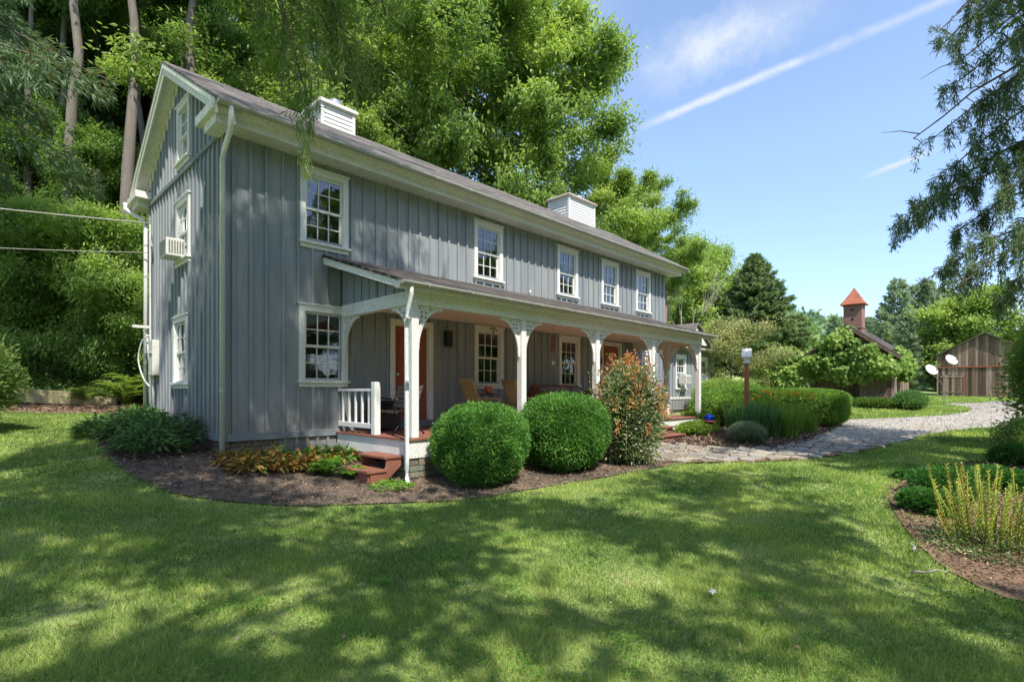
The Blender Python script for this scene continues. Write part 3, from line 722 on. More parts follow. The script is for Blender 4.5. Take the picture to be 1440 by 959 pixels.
# chimneys (clapboard boxes) 
def chimney(x0,x1,y0,y1,zt,cap,label,seed,copper=False):
    mb=MB(); z=7.2
    while z<zt-.02:
        h=.10; mb.prism([(0,z),(.0,z+h),(.012,z+h),(.03,z)],'x',x0,x1) if False else None
        mb.add([(x0-.018,y0-.018,z),(x1+.018,y0-.018,z),(x1+.018,y1+.018,z),(x0-.018,y1+.018,z),(x0,y0,z+h),(x1,y0,z+h),(x1,y1,z+h),(x0,y1,z+h)],[(0,1,5,4),(1,2,6,5),(2,3,7,6),(3,0,4,7),(0,3,2,1)]); z+=h
    for cx in (x0,x1):
        for cy in (y0,y1): mb.box(cx-.035,cx+.035,cy-.035,cy+.035,7.2,zt)
    o=mb.build('chimney',M['white'],house); o['label']=label
    c=MB(); c.box(x0-.09,x1+.09,y0-.09,y1+.09,zt,zt+.07); c.box(x0-.05,x1+.05,y0-.05,y1+.05,zt+.07,zt+.10)
    cc=c.build('chimney_cap',M['cream'],o,bevel=.006)
    if copper: q=MB(); q.box(x0-.10,x1+.10,y0-.10,y1+.10,zt+.02,zt+.045); q.build('cap_edge',M['copper'],o)
    f=MB()
    if not copper: f.lathe([(.13,0),(.13,.12),(.17,.13),(.17,.26),(.12,.30),(.02,.31)],(x0+.52,(y0+y1)/2,zt+.10),20)
    else:
        f.lathe([(.10,0),(.10,.12),(.15,.14),(.15,.24),(.03,.28)],(x0+1.05,(y0+y1)/2-.1,zt+.10),18); f.lathe([(.07,0),(.07,.16),(.11,.17),(.02,.24)],(x0+.45,(y0+y1)/2,zt+.10),18)
    f.build('flue_cap',M['metal'],o,smooth=False)
chimney(5.72,6.52,11.68,12.5,8.30,None,'white clapboard chimney with grey cap near the gable',1)
chimney(15.0,16.55,11.68,12.6,8.60,None,'larger white clapboard chimney with orange-edged cap',2,True)
mb=MB(); mb.box(18.0,18.36,9.62,10.2,.6,5.25); mb.box(17.99,18.39,9.58,10.24,5.25,5.36); mb.build('brick_chimney',M['brick'],house)
# ---- porch
DZ=.83; PX0,PX1,PY=4.93,15.95,7.08; RX0,RX1,GYp=4.64,16.25,6.93
mb=MB(); yb=PY-.03
y=PY-.03
while y<Y0-.06:
    mb.box(PX0-.03,PX1+.03,y,min(y+.135,Y0-.003),DZ-.03,DZ); y+=.138
dk=mb.build('porch_deck',M['redpaint'],house)
mb=MB(); mb.box(PX0,PX1,PY,PY+.04,DZ-.32,DZ-.031); mb.box(PX0,PX0+.04,PY+.04,Y0-.06,DZ-.32,DZ-.031); mb.box(PX1-.04,PX1,PY+.04,Y0-.06,DZ-.32,DZ-.031)
mb.build('porch_skirt',M['white'],house,bevel=.005)
def pier(x0,x1,y0,y1,zb,zt,name='stone_pier'):
    mb=MB(); mb.box(x0+.03,x1-.03,y0+.03,y1-.03,zb,zt-.005); o=mb.build(name,M['mortar'],house)
    s=MB(); z=zb; rr=random.Random(3)
    while z<zt-.03:
        h=min(rr.uniform(.09,.15),zt-z-.004)
        for (p,q,ax) in ((x0,x1,'f'),(y0,y1,'l'),(y0,y1,'r')):
            a=p
            while a<q-.02:
                w=min(rr.uniform(.16,.3),q-a)
                if ax=='f': s.box(a+.006,a+w-.006,y0-rr.uniform(0,.02),y0+.06,z+.006,z+h-.006)
                elif ax=='l': s.box(x0-rr.uniform(0,.02),x0+.06,a+.066,a+w+.05,z+.006,z+h-.006)
                else: s.box(x1-.06,x1+rr.uniform(0,.02),a+.066,a+w+.05,z+.006,z+h-.006)
                a+=w
        z+=h
    s.build('pier_stone',M['stoneblock'],o,bevel=.014)
pier(PX0+.03,PX0+.78,PY+.03,PY+.5,-.05,DZ-.32); 
for x in (8.2,10.9,13.6,15.2): pier(x,x+.55,PY+.06,PY+.5,0,DZ-.32)
# posts and brackets
BZ0,BZ1=3.02,3.25
def bracket_mesh():
    cu=bpy.data.curves.new('bracket','CURVE'); cu.dimensions='2D'; cu.fill_mode='BOTH'; cu.extrude=.016
    def spl(pts):
        sp=cu.splines.new('POLY'); sp.points.add(len(pts)-1); sp.use_cyclic_u=True
        for p,q in zip(sp.points,pts): p.co=(q[0],q[1],0,1)
    w,h=.54,.74
    arc=[(w-.02-(w-.06)*math.sin(a),-.05-(h-.07)*(1-math.cos(a))) for a in [k*PI/2/14 for k in range(15)]]
    spl([(0,0),(w,0),(w,-.035)]+arc+[(.035,-h),(0,-h)])
    def sector(cx,cy,r,a0,a1,r0=.018):
        am=(a0+a1)/2; ox,oy=r0*math.cos(am),r0*math.sin(am)
        spl([(cx+ox,cy+oy)]+[(cx+ox+r*math.cos(a0+(a1-a0)*k/6),cy+oy+r*math.sin(a0+(a1-a0)*k/6)) for k in range(7)])
    for k in range(4): sector(.135,-.145,.062,k*PI/2+.12,(k+1)*PI/2-.12)
    spl([(.235,-.035),(.35,-.035),(.255,-.075)]); spl([(.035,-.25),(.075,-.255),(.035,-.40)])
    spl([(.03,-.03),(.075,-.03),(.03,-.08)]); spl([(.225,-.12),(.235,-.085),(.262,-.088)]);spl([(.085,-.235),(.115,-.235),(.088,-.30)])
    ob=bpy.data.objects.new('tmp',cu); COL.objects.link(ob)
    dg=bpy.context.evaluated_depsgraph_get(); me=bpy.data.meshes.new_from_object(ob.evaluated_get(dg))
    bpy.data.objects.remove(ob)
    me.transform(Matrix.Rotation(R_(90),4,'X')); me.materials.clear(); me.materials.append(M['white']); me.name='bracket'
    return me
BR=bracket_mesh()
def bracket(parent,loc,rz):
    o=bpy.data.objects.new('bracket',BR); COL.objects.link(o); o.parent=parent; o.location=loc; o.rotation_euler=(0,0,rz); return o
POSTS=[(5.10,7.2),(7.72,7.2),(10.28,7.2),(12.88,7.2),(15.72,7.2),(15.72,8.25)]
hw=.07
for i,(x,y) in enumerate(POSTS):
    mb=MB(); mb.box(x-hw,x+hw,y-hw,y+hw,DZ+.002,BZ0); 
    p=mb.build('porch_post',M['white'],house,bevel=.012)
    if i<5:
        if i>0: bracket(p,(x-hw,y,BZ0),PI)
        if i<4: bracket(p,(x+hw,y,BZ0),0)
    if i==0: bracket(p,(x,y+hw,BZ0),PI/2)
    if i==4: bracket(p,(x,y+hw,BZ0),PI/2)
    if i==5: bracket(p,(x,y-hw,BZ0),-PI/2); bracket(p,(x,y+hw,BZ0),PI/2)
mb=MB(); mb.box(PX0+.06,PX1-.12,7.125,7.275,BZ0,BZ1+.06)
mb.box(5.03,5.17,7.276,Y0-.03,BZ0,BZ1+.0); mb.box(15.65,15.79,7.276,Y0-.03,BZ0,BZ1+.0)
bm_=mb.build('porch_beam',M['cream'],house,bevel=.006)
bracket(bm_,(5.10,Y0-.03,BZ0),-PI/2); bracket(bm_,(15.72,Y0-.03,BZ0),-PI/2)
mb=MB(); x=5.2
mb.box(5.171,15.649,7.276,Y0-.03,BZ1-.03,BZ1-.01); mb.build('porch_ceiling',M['soffit'],house)
ZW,ZG=4.14,3.335   # roof height at wall, at eave edge
def zp(y): return ZG+(y-GYp)*(ZW-ZG)/(Y0-GYp)
mb=MB(); mb.prism([(Y0-.03,zp(Y0)-.02),(GYp,ZG-.02),(GYp,ZG+.03),(Y0-.03,zp(Y0)+.03)],'x',RX0,RX1); mb.build('porch_roof',M['porchroof'],house)
mb=MB()
for x0,x1 in ((RX0+.02,RX0+.045),(RX1-.045,RX1-.02)):
    mb.prism([(Y0-.03,zp(Y0)-.021),(GYp+.0,ZG-.021),(GYp,ZG-.13),(Y0-.03,zp(Y0)-.15)],'x',x0,x1)
mb.prism([(GYp+.0,ZG-.021),(GYp+.02,ZG-.021),(GYp+.02,ZG-.13),(GYp,ZG-.13)],'x',RX0+.045,RX1-.045)
mb.prism([(GYp+.021,ZG-.13),(7.125,ZG-.10),(7.125,ZG-.085),(GYp+.021,ZG-.115)],'x',RX0+.045,RX1-.045)
mb.build('porch_fascia',M['cream'],house)
gutter(GYp-.07,ZG-.02,RX0,RX1,'gutter',house)
mb=MB()  # boarded gable ends of the porch
for x in (5.06,15.74):
    mb=MB(); mb.prism([(7.20,BZ1+.001),(Y0-.03,BZ1+.001),(Y0-.03,zp(Y0)-.03),(7.20,zp(7.2)-.03)],'x',x-.012,x+.012)
    yy=7.4
    while yy<Y0-.05: mb.box(x-.034,x-.012,yy-.02,yy+.02,BZ1+.001,zp(yy)-.06); yy+=.27
    mb.build('porch_gable_boards',M['siding'],house)
spout([(4.84,6.87,ZG-.05),(4.84,6.88,ZG-.2),(4.85,6.99,ZG-.42),(4.85,7.02,ZG-.6),(4.85,7.02,.36),(4.845,7.0,.22),(4.82,6.94,.16)],.037,straps=(2.75,1.75))
# railing
mb=MB(); ry0,ry1=8.22,Y0-.03; mb.bar((4.99,ry0,1.62),(4.99,ry1,1.62),.075,.045); mb.bar((4.99,ry0,.98),(4.99,ry1,.98),.06,.09)
rl=mb.build('railing',M['white'],house,bevel=.006)
mb=MB(); mb.box(4.93,5.05,8.10,8.22,DZ+.001,1.76); mb.build('newel_post',M['white'],rl,bevel=.008)
for k in range(5):
    mb=MB(); yy=ry0+.16+k*.235; mb.box(4.972,5.008,yy-.018,yy+.018,1.02,1.6); mb.build('baluster',M['white'],rl)
# steps
def steps(pts,name='porch_steps'):
    mb=MB()
    for b in pts['tread']: mb.box(*b)
    o=mb.build(name,M['redpaint'],house,bevel=.006)
    for pr,ax,a,b in pts['string']: mb=MB(); mb.prism(pr,ax,a,b); mb.build('stringer',M['redpaint'],o,bevel=.005)
g1=.13
steps({'tread':[(4.58,4.92,7.22,8.06,.52,.56),(4.26,4.62,7.22,8.06,.32,.36),(4.30,4.33,7.26,8.02,.1,.319)],
       'string':[([(4.9,.519),(4.62,.519),(4.62,.40),(4.6,.362),(4.6,.319),(4.335,.319),(4.335,.08),(4.52,.08),(4.9,.40)],'y',7.24,7.28),
                 ([(4.9,.519),(4.62,.519),(4.62,.40),(4.6,.362),(4.6,.319),(4.335,.319),(4.335,.08),(4.52,.08),(4.9,.40)],'y',8.0,8.04)]})
steps({'tread':[(11.7,13.3,6.72,7.05,.62,.66),(11.7,13.3,6.42,6.76,.44,.48),(11.74,13.26,6.46,6.49,.25,.439),(11.74,13.26,6.78,6.8,.481,.619)],
       'string':[([(7.04,.619),(6.8,.619),(6.77,.439),(6.5,.439),(6.5,.2),(7.04,.2)],'x',11.72,11.76),([(7.04,.619),(6.8,.619),(6.77,.439),(6.5,.439),(6.5,.2),(7.04,.2)],'x',13.24,13.28)]})
# wall fittings
mb=MB(); mb.box(7.55,7.72,Y0-.14,Y0-.024,2.62,2.98); mb.build('wall_box',M['black'],house,bevel=.01)
mb=MB(); mb.tube([(7.635,Y0-.035,2.62),(7.635,Y0-.035,2.6),(7.99,Y0-.035,2.6),(7.99,Y0-.035,.9)],.012,6); mb.tube([(7.7,Y0-.035,2.6),(7.7,Y0-.035,.9)],.012,6); mb.build('conduit',M['trimblue'],house)
mb=MB(); mb.box(2.80,X0-.003,13.62,13.98,1.95,2.72); mb.box(2.78,2.80,13.61,13.99,2.42,2.45); mt=mb.build('meter_box',M['plastic'],house,bevel=.01)
mb=MB(); mb.tube([(2.86,14.1,5.35),(2.86,14.1,4.4),(2.87,14.12,2.6),(2.86,13.95,2.72)],.02,8); mb.tube([(2.86,14.2,2.3),(2.84,14.3,2.9),(2.8,14.25,3.0)],.02,8);mb.tube([(2.88,13.9,1.95),(2.88,13.9,.95)],.03,8);mb.tube(curvy([(2.84,14.1,2.85),(2.74,14.32,2.7),(2.70,14.42,2.3),(2.76,14.25,1.9),(2.84,14.05,1.7)]),.016,8); mb.box(2.55,2.9,14.2,14.26,3.02,3.08); mb.build('service_conduit',M['plastic'],mt,smooth=False)
mb=MB(); mb.box(X0-.34,X0-.03,11.62,12.12,4.18,4.52); ac=mb.build('window_air_conditioner',M['plastic'],house,bevel=.015)
mb=MB(); 
for k in range(6): mb.box(X0-.30+k*.045,X0-.275+k*.045,11.614,11.619,4.23,4.47)
for k in range(7): mb.box(X0-.3445,X0-.3405,11.66,12.08,4.22+k*.04,4.238+k*.04)
mb.build('vent_slots',M['vent'],ac)
for x in (13.62,):
    mb=MB(); mb.box(x-.05,x+.05,Y0-.05,Y0-.024,2.45,2.62); mb.lathe([(.03,0),(.055,.02),(.05,.2),(.01,.24)],(x,Y0-.12,2.42),8); o=mb.build('wall_lantern',M['black'],house)
mb=MB(); mb.box(10.42,10.47,Y0-.07,Y0-.03,4.22,4.30); mb.build('wall_vent',M['white'],house)
# small brackets below the upper windows (decorative slots)
# ---- wing
WX0,WX1,WY0,WY1=X1+.05,23.35,10.0,14.2
mb=MB(); wop=[(19.85,20.55,1.75,2.95),(21.9,22.6,1.75,2.95),]
wall_panel(mb,(WX0,WY0),(1,0),(0,-1),WX1-WX0,.85,lambda u:3.5,[],[(o[0]-WX0,o[1]-WX0,o[2],o[3]) for o in wop])
wall_panel(mb,(WX1,WY0),(0,1),(1,0),WY1-WY0,.85,lambda u:3.5,[],[]); wall_panel(mb,(WX1,WY1),(-1,0),(0,1),WX1-WX0,.85,lambda u:3.5,[],[])
mb.build('wing_wall',M['siding'],house)
mb=MB(); mb.box(WX0,WX1,WY0+1.5,WY0+1.6,.9,3.4); mb.build('wing_partition',M['interior'],house)
w2=window_proto(.9,1.42,3,4,.1)
for i,o_ in enumerate(wop):
    o=w2 if i==0 else copy_tree(w2); set_part(o,(o_[0]-.1,WY0,o_[2]-.12))
mb=MB(); mb.box(WX1-.06,WX1+.03,WY0-.03,WY0-.001,.85,3.5); mb.box(WX0,WX1,WY0-.03,WY0-.001,1.28,1.36) ; mb.build('wing_trim',M['white'],house)
mb=MB(); mb.box(20.0,20.45,WY0-.35,WY0-.03,1.9,2.25); ac2=mb.build('window_air_conditioner',M['plastic'],house,bevel=.015)
mb=MB(); 
for k in range(6): mb.box(20.03,20.42,WY0-.3535,WY0-.3505,1.94+k*.045,1.96+k*.045)
mb.build('vent_slots',M['vent'],ac2)
mb=MB(); wm=(WY0+WY1)/2; 
mb.prism([(WY0-.45,3.42),(wm,4.45),(WY1+.45,3.42),(WY1+.45,3.47),(wm,4.51),(WY0-.45,3.47)],'x',WX0-.03,WX1+.4)
mb.build('wing_roof',M['roof'],house)
mb=MB(); mb.box(WX0,WX1+.36,WY0-.42,WY0-.002,3.34,3.419); mb.prism([(WY0,3.5),(wm,4.40),(WY1,3.5)],'x',WX1-.02,WX1+.02); mb.build('wing_soffit',M['white'],house)
mb=MB(); mb.prism([(19.5,3.5),(20.6,4.25),(21.7,3.5)],'y',WY0-.5,WY0-.44); mb.build('wing_gablet',M['cream'],house)
mb=MB(); mb.prism([(19.35,3.43),(20.6,4.30),(21.85,3.43),(21.85,3.50),(20.6,4.37),(19.35,3.50)],'y',WY0-.6,wm); mb.build('gablet_roof',M['roof'],house)
mb=MB(); mb.box(WX0,WX1,WY0+.05,WY1,.3,.85); mb.build('wing_foundation',M['stone'],house)
# power lines
def wire(a,b,sag,r,name,label,cat='cable',group=None):
    pts=[]
    for k in range(25):
        t=k/24; p=Vector(a).lerp(Vector(b),t); p.z-=sag*4*t*(1-t); pts.append(p)
    mb=MB(); mb.tube(pts,r,6); tag(mb.build(name,M['cable'],None,smooth=True),label,cat,group)
wire((2.86,14.12,5.38),(-14,21,6.35),.35,.014,'service_cable','thicker upper overhead cable running from the gable corner into the trees')
wire((2.86,14.30,4.75),(-14,21.6,5.3),.5,.008,'phone_cable','thin lower overhead wire sagging to the left of the gable')
wire((2.86,14.14,5.25),(2.88,14.0,4.85),.12,.02,'cable_loop','short looped cable hanging at the gable corner')

# ------------------------------------------------------------------ porch furniture
def rocking_chair(label,loc,rz,group):
    t=thing('rocking_chair',label,'rocking chair',loc,rz,group)
    m=M['yellowwood']
    mb=MB()
    for k in range(7): mb.bar((-.24+k*.075,-.25,.40-.0*k+k*.006),(-.24+k*.075,.25,.40+k*.006),.06,.02)
    mb.build('seat',m,t)
    mb=MB()
    for s in (-.24,.24): mb.bar((-.25,s,.36),(-.50,s,1.02),.035,.04)
    mb.bar((-.51,-.26,1.0),(-.51,.26,1.0),.03,.10); mb.bar((-.29,-.25,.46),(-.29,.25,.46),.03,.05)
    for k in range(6): mb.bar((-.29,-.175+k*.07,.46),(-.495,-.175+k*.07,.98),.045,.014,up=(0,1,0))
    mb.build('backrest',m,t)
    for s in (-.27,.27):
        mb=MB(); mb.bar((-.40,s,.62),(.26,s,.60),.07,.024); mb.build('armrest',m,t)
        mb=MB(); mb.tube([(-.50,s,.11),(-.3,s,.045),(0,s,.02),(.25,s,.045),(.42,s,.12)],.02,6); mb.build('rocker',m,t)
        mb=MB(); mb.bar((.20,s,.04),(.22,s,.6),.035,.035); mb.build('leg',m,t)
        mb=MB(); mb.bar((-.26,s,.04),(-.25,s,.42),.035,.035); mb.build('leg',m,t)
rocking_chair('yellow slatted rocking chair on the porch nearest the red door, behind the first round bush',(8.15,8.75,DZ),R_(-8),'rocking chairs on the porch')
rocking_chair('yellow slatted rocking chair right behind the second porch post',(9.5,8.75,DZ),R_(-8),'rocking chairs on the porch')
t=thing('side_table','small black wire table holding a clay pot under the porch window','table',(8.55,9.05,DZ))
mb=MB(); mb.lathe([(.22,.68),(.22,.70)],(0,0,0),20); mb.build('table_top',M['black'],t)
for k in range(3):
    a=k*2.1; mb=MB(); mb.tube([(.18*math.cos(a),.18*math.sin(a),.68),(.08*math.cos(a),.08*math.sin(a),.35),(.2*math.cos(a),.2*math.sin(a),0)],.009,6); mb.build('leg',M['black'],t)
t=thing('flower_pot','round terracotta pot standing on the small black porch table','pot',(8.55,9.05,DZ+.70))
mb=MB(); mb.lathe([(.06,0),(.10,.05),(.105,.11),(.09,.15),(.10,.16),(.10,.18),(.085,.18),(.08,.12)],(0,0,0),20); mb.build('pot_body',M['terracotta'],t,smooth=True)
mb=MB(); mb.lathe([(.08,.13),(.001,.135)],(0,0,0),20); mb.build('soil',M['mulch'],t)
t=thing('garden_bench','small slatted wood bench with black cast iron scroll ends by the porch post','bench',(5.62,8.35,DZ),R_(-100))
# local: faces -y, length along x
mb=MB()
for k in range(5): mb.bar((-.55,-.32+k*.085,.40),(.55,-.32+k*.085,.40),.065,.02)
mb.build('seat',M['greywood'],t)
mb=MB()
for k in range(5): mb.bar((-.55,.08+k*.028,.50+k*.085),(.55,.08+k*.028,.50+k*.085),.016,.065,up=(0,.25,1))
mb.build('backrest',M['greywood'],t)
for s in (-.55,.55):
    mb=MB(); mb.tube([(s,-.38,0),(s,-.30,.12),(s,-.20,.22),(s,-.28,.34),(s,-.36,.42),(s,-.30,.55),(s,-.38,.62),(s,-.2,.64),(s,.06,.62),(s,.10,.52),(s,.20,.88)],.016,6)
    mb.tube([(s,.22,0),(s,.12,.14),(s,-.05,.20),(s,.06,.34),(s,.10,.52)],.016,6); mb.tube([(s,-.2,.22),(s,-.1,.12),(s,-.05,.2),(s,-.15,.28)],.012,6); mb.tube([(s,-.34,.40),(s,.08,.40)],.014,6)
    mb.build('bench_end',M['black'],t,smooth=True)
t=thing('storage_box','black lidded box against the blue wall between the railing and the door','box',(5.72,9.05,DZ))
mb=MB(); mb.box(-.24,.24,-.22,.22,.03,.50); mb.build('box_body',M['black'],t,bevel=.015)
mb=MB(); mb.box(-.27,.27,-.25,.25,.505,.56); mb.box(-.24,.24,-.22,.22,.56,.585); mb.build('lid',M['black'],t,bevel=.01)
t=thing('wicker_sofa','long brown wicker sofa with dark floral back cushions under the middle porch window','sofa',(11.35,8.85,DZ))
mb=MB(); mb.box(-1.0,1.0,-.38,.38,.12,.40); mb.build('base',M['wicker'],t,bevel=.03)
mb=MB(); mb.prism([(.28,.40),(.42,.40),(.50,.92),(.40,.95)],'x',-1.0,1.0); mb.build('backrest',M['wicker'],t,bevel=.03)
for s in (-1,1):
    mb=MB(); mb.box(min(s*1.0,s*1.14),max(s*1.0,s*1.14),-.40,.44,.05,.66); mb.tube([(s*1.07,-.42,.67),(s*1.07,.45,.72)],.085,10); mb.build('armrest',M['wicker'],t,bevel=.02)
for k in range(3):
    mb=MB(); mb.box(-.97+k*.65,-.34+k*.65,.14,.30,.45,.88); c=mb.build('cushion',M['cushion'],t,bevel=.06)
    mb=MB(); mb.box(-.97+k*.65,-.34+k*.65,-.36,.14,.405,.52); c=mb.build('cushion',M['cushion'],t,bevel=.04)
for k in range(4):
    mb=MB(); mb.tube([((-.92,.92)[k%2],(-.3,.3)[k//2],0),((-.92,.92)[k%2],(-.3,.3)[k//2],.13)],.03,8); mb.build('leg',M['wicker'],t)
t=thing('wind_chime','wooden wind chime hanging from the porch ceiling left of the middle window','wind chime',(9.55,7.9,2.2))
mb=MB(); mb.tube([(0,0,.65),(0,0,1.02)],.004,5); mb.lathe([(.06,.60),(.07,.62),(.05,.66),(.01,.69)],(0,0,0),14); mb.build('top_disc',M['cedar'],t)
for k in range(5):
    a=k*1.257; mb=MB(); mb.tube([(.045*math.cos(a),.045*math.sin(a),.58),(.045*math.cos(a),.045*math.sin(a),.22+.04*k)],.010,7); mb.build('chime_tube',M['cedar'],t)
mb=MB(); mb.tube([(0,0,.6),(0,0,.13)],.003,5); mb.lathe([(.005,.0),(.045,.05),(.045,.09),(.005,.14)],(0,0,0),10); mb.build('wind_sail',M['metal'],t)
t=thing('hanging_hook','dark rusty hanging ornament above the first porch window','ornament',(8.86,9.2,2.82))
mb=MB(); mb.tube([(0,0,.40),(0,0,.30)],.004,5); mb.tube([(-.12,0,.26),(-.05,0,.31),(.05,0,.31),(.14,0,.24)],.018,6); mb.tube([(0,0,.30),(.01,0,.05)],.02,6); mb.build('hook_body',M['timber'],t)
t=thing('porch_table','stained orange pine table with crossed legs at the far right end of the porch','table',(14.5,7.95,DZ),R_(20))
mb=MB()
for k in range(6): mb.bar((-.45,-.3+k*.12,.66),(.45,-.3+k*.12,.66),.11,.03)
mb.build('table_top',M['orangewood'],t,bevel=.004)
for s in (-.33,.33):
    mb=MB(); mb.bar((s,-.27,0),(s,.2,.64),.05,.07); mb.bar((s+.04,.27,0),(s+.04,-.2,.64),.05,.07); mb.bar((s,-.27,.22),(s,.27,.22),.04,.05); mb.build('trestle',M['orangewood'],t)
mb=MB(); mb.bar((-.33,0,.22),(.33,0,.22),.04,.07); mb.build('stretcher',M['orangewood'],t)
t=thing('lantern','small white lantern standing on the orange porch table','lantern',(14.45,7.95,DZ+.675))
mb=MB(); mb.box(-.07,.07,-.07,.07,0,.03)
for a in (-.06,.06):
    for b in (-.06,.06): mb.bar((a,b,.03),(a,b,.24),.014,.014)
mb.lathe([(.11,.24),(.03,.32),(.02,.36)],(0,0,0),4); mb.build('lantern_frame',M['white'],t)
mb=MB(); mb.lathe([(.03,.03),(.03,.14)],(0,0,0),12); mb.build('candle',M['plastic'],t)

# ------------------------------------------------------------------ garden things
gx_,gy_=at_ground(997,611)
t=thing('gazing_ball','shiny blue glass gazing ball on a dark wooden tripod stand beside the irises','garden ornament',(gx_,gy_,gz(gx_,gy_)))
mb=MB(); mb.lathe([(.19,.36),(.20,.37),(.20,.40),(.17,.40)],(0,0,0),20); mb.build('stand_ring',M['cedar'],t)
for k in range(3):
    a=k*2.094+.4; mb=MB(); mb.bar((.15*math.cos(a),.15*math.sin(a),.0),(.10*math.cos(a),.10*math.sin(a),.37),.05,.035); mb.build('leg',M['cedar'],t)
mb=MB(); mb.lathe([(.001+.145*math.sin(PI*k/14),.44-.145*math.cos(PI*k/14)) for k in range(15)],(0,0,0),28); mb.build('globe',M['blueglass'],t,smooth=True)
bx_,by_=at_depth(1050,14.9)
t=thing('birdhouse','white birdhouse with a peaked roof on a tall red cedar post by the hedge','birdhouse',(bx_,by_,gz(bx_,by_)),R_(20))
H=1.6+(HY-511)/FPX*14.9-gz(bx_,by_)
mb=MB(); mb.box(-.10,.10,-.05,.05,-.1,H); mb.box(-.115,-.1,-.06,.06,0,H-.2); mb.build('post',M['cedar'],t,bevel=.008)
mb=MB(); mb.box(-.13,.13,-.11,.11,H,H+.025); mb.prism([(-.085,H+.0255),(.085,H+.0255),(.085,H+.20),(0,H+.30),(-.085,H+.20)],'y',-.08,.08)
bh=mb.build('house_box',M['white'],t,bevel=.004)
mb=MB(); mb.prism([(-.17,H+.17),(-.155,H+.155),(0,H+.31),(.155,H+.155),(.17,H+.17),(.07,H+.29),(0,H+.42),(-.07,H+.29)],'y',-.13,.13); mb.build('birdhouse_roof',M['white'],t)
mb=MB(); mb.lathe([(.028,0),(.028,.006)],(0,0,0),14); o=mb.build('entrance_hole',M['black'],bh); o.location=(0,-.081,H+.15); o.rotation_euler=(R_(90),0,0)
# landscape timber edging
mb=MB(); mb.bar((-2.2,20.2,gz(-2.2,20.2)+.05),(3.0,18.75,gz(3,18.75)+.10),.16,.26); mb.bar((-2.2,20.22,gz(-2.2,20.2)+.27),(2.2,19.0,gz(2.2,19)+.30),.15,.14); tag(mb.build('landscape_timber',M['timber'],bevel=.02),'mossy wooden edging timber along the mulch bank left of the house','timber')
# sticks and a leaf on the lawn
def twig(px,py,label,seed,L=.35,az=0):
    x,y=at_ground(px,py); rr=random.Random(seed); mb=MB(); z=gz(x,y)+.055
    pts=[(x,y,z)]; a=az
    for k in range(6): a+=rr.uniform(-.45,.45); q=pts[-1]; pts.append((q[0]+math.cos(a)*L/6,q[1]+math.sin(a)*L/6,z+rr.uniform(-.008,.02)))
    mb.tube(pts,[.010,.010,.009,.008,.006,.005,.003],6); p=pts[3]; mb.tube([p,(p[0]+.08,p[1]+.05,z+.02),(p[0]+.13,p[1]+.02,z+.03)],[.006,.004,.002],5); p=pts[2]; mb.tube([p,(p[0]-.03,p[1]-.07,z+.02)],[.005,.002],5)
    tag(mb.build('fallen_twig',M['deadwood'],smooth=True),label,'twig','fallen twigs on the lawn')
twig(1280,815,'longer pale fallen twig lying on the lawn near the bottom right',1,.42,-.5); twig(1285,782,'shorter forked pale twig on the lawn just above the longer one',2,.26,-.2)
x,y=at_ground(1002,842); z=gz(x,y)+.06
mb=MB(); pts=[]
for k in range(14):
    a=k*2*PI/14; r=.045 if k%2==0 else .022
    pts.append((x+r*math.cos(a),y+r*math.sin(a),z+.01*math.sin(3*a)))
mb.add([(x,y,z+.004)]+pts,[(0,1+k,1+(k+1)%14) for k in range(14)]); tag(mb.build('fallen_leaf',M['plastic']),'single pale fallen leaf lying in the middle of the lawn','leaf')

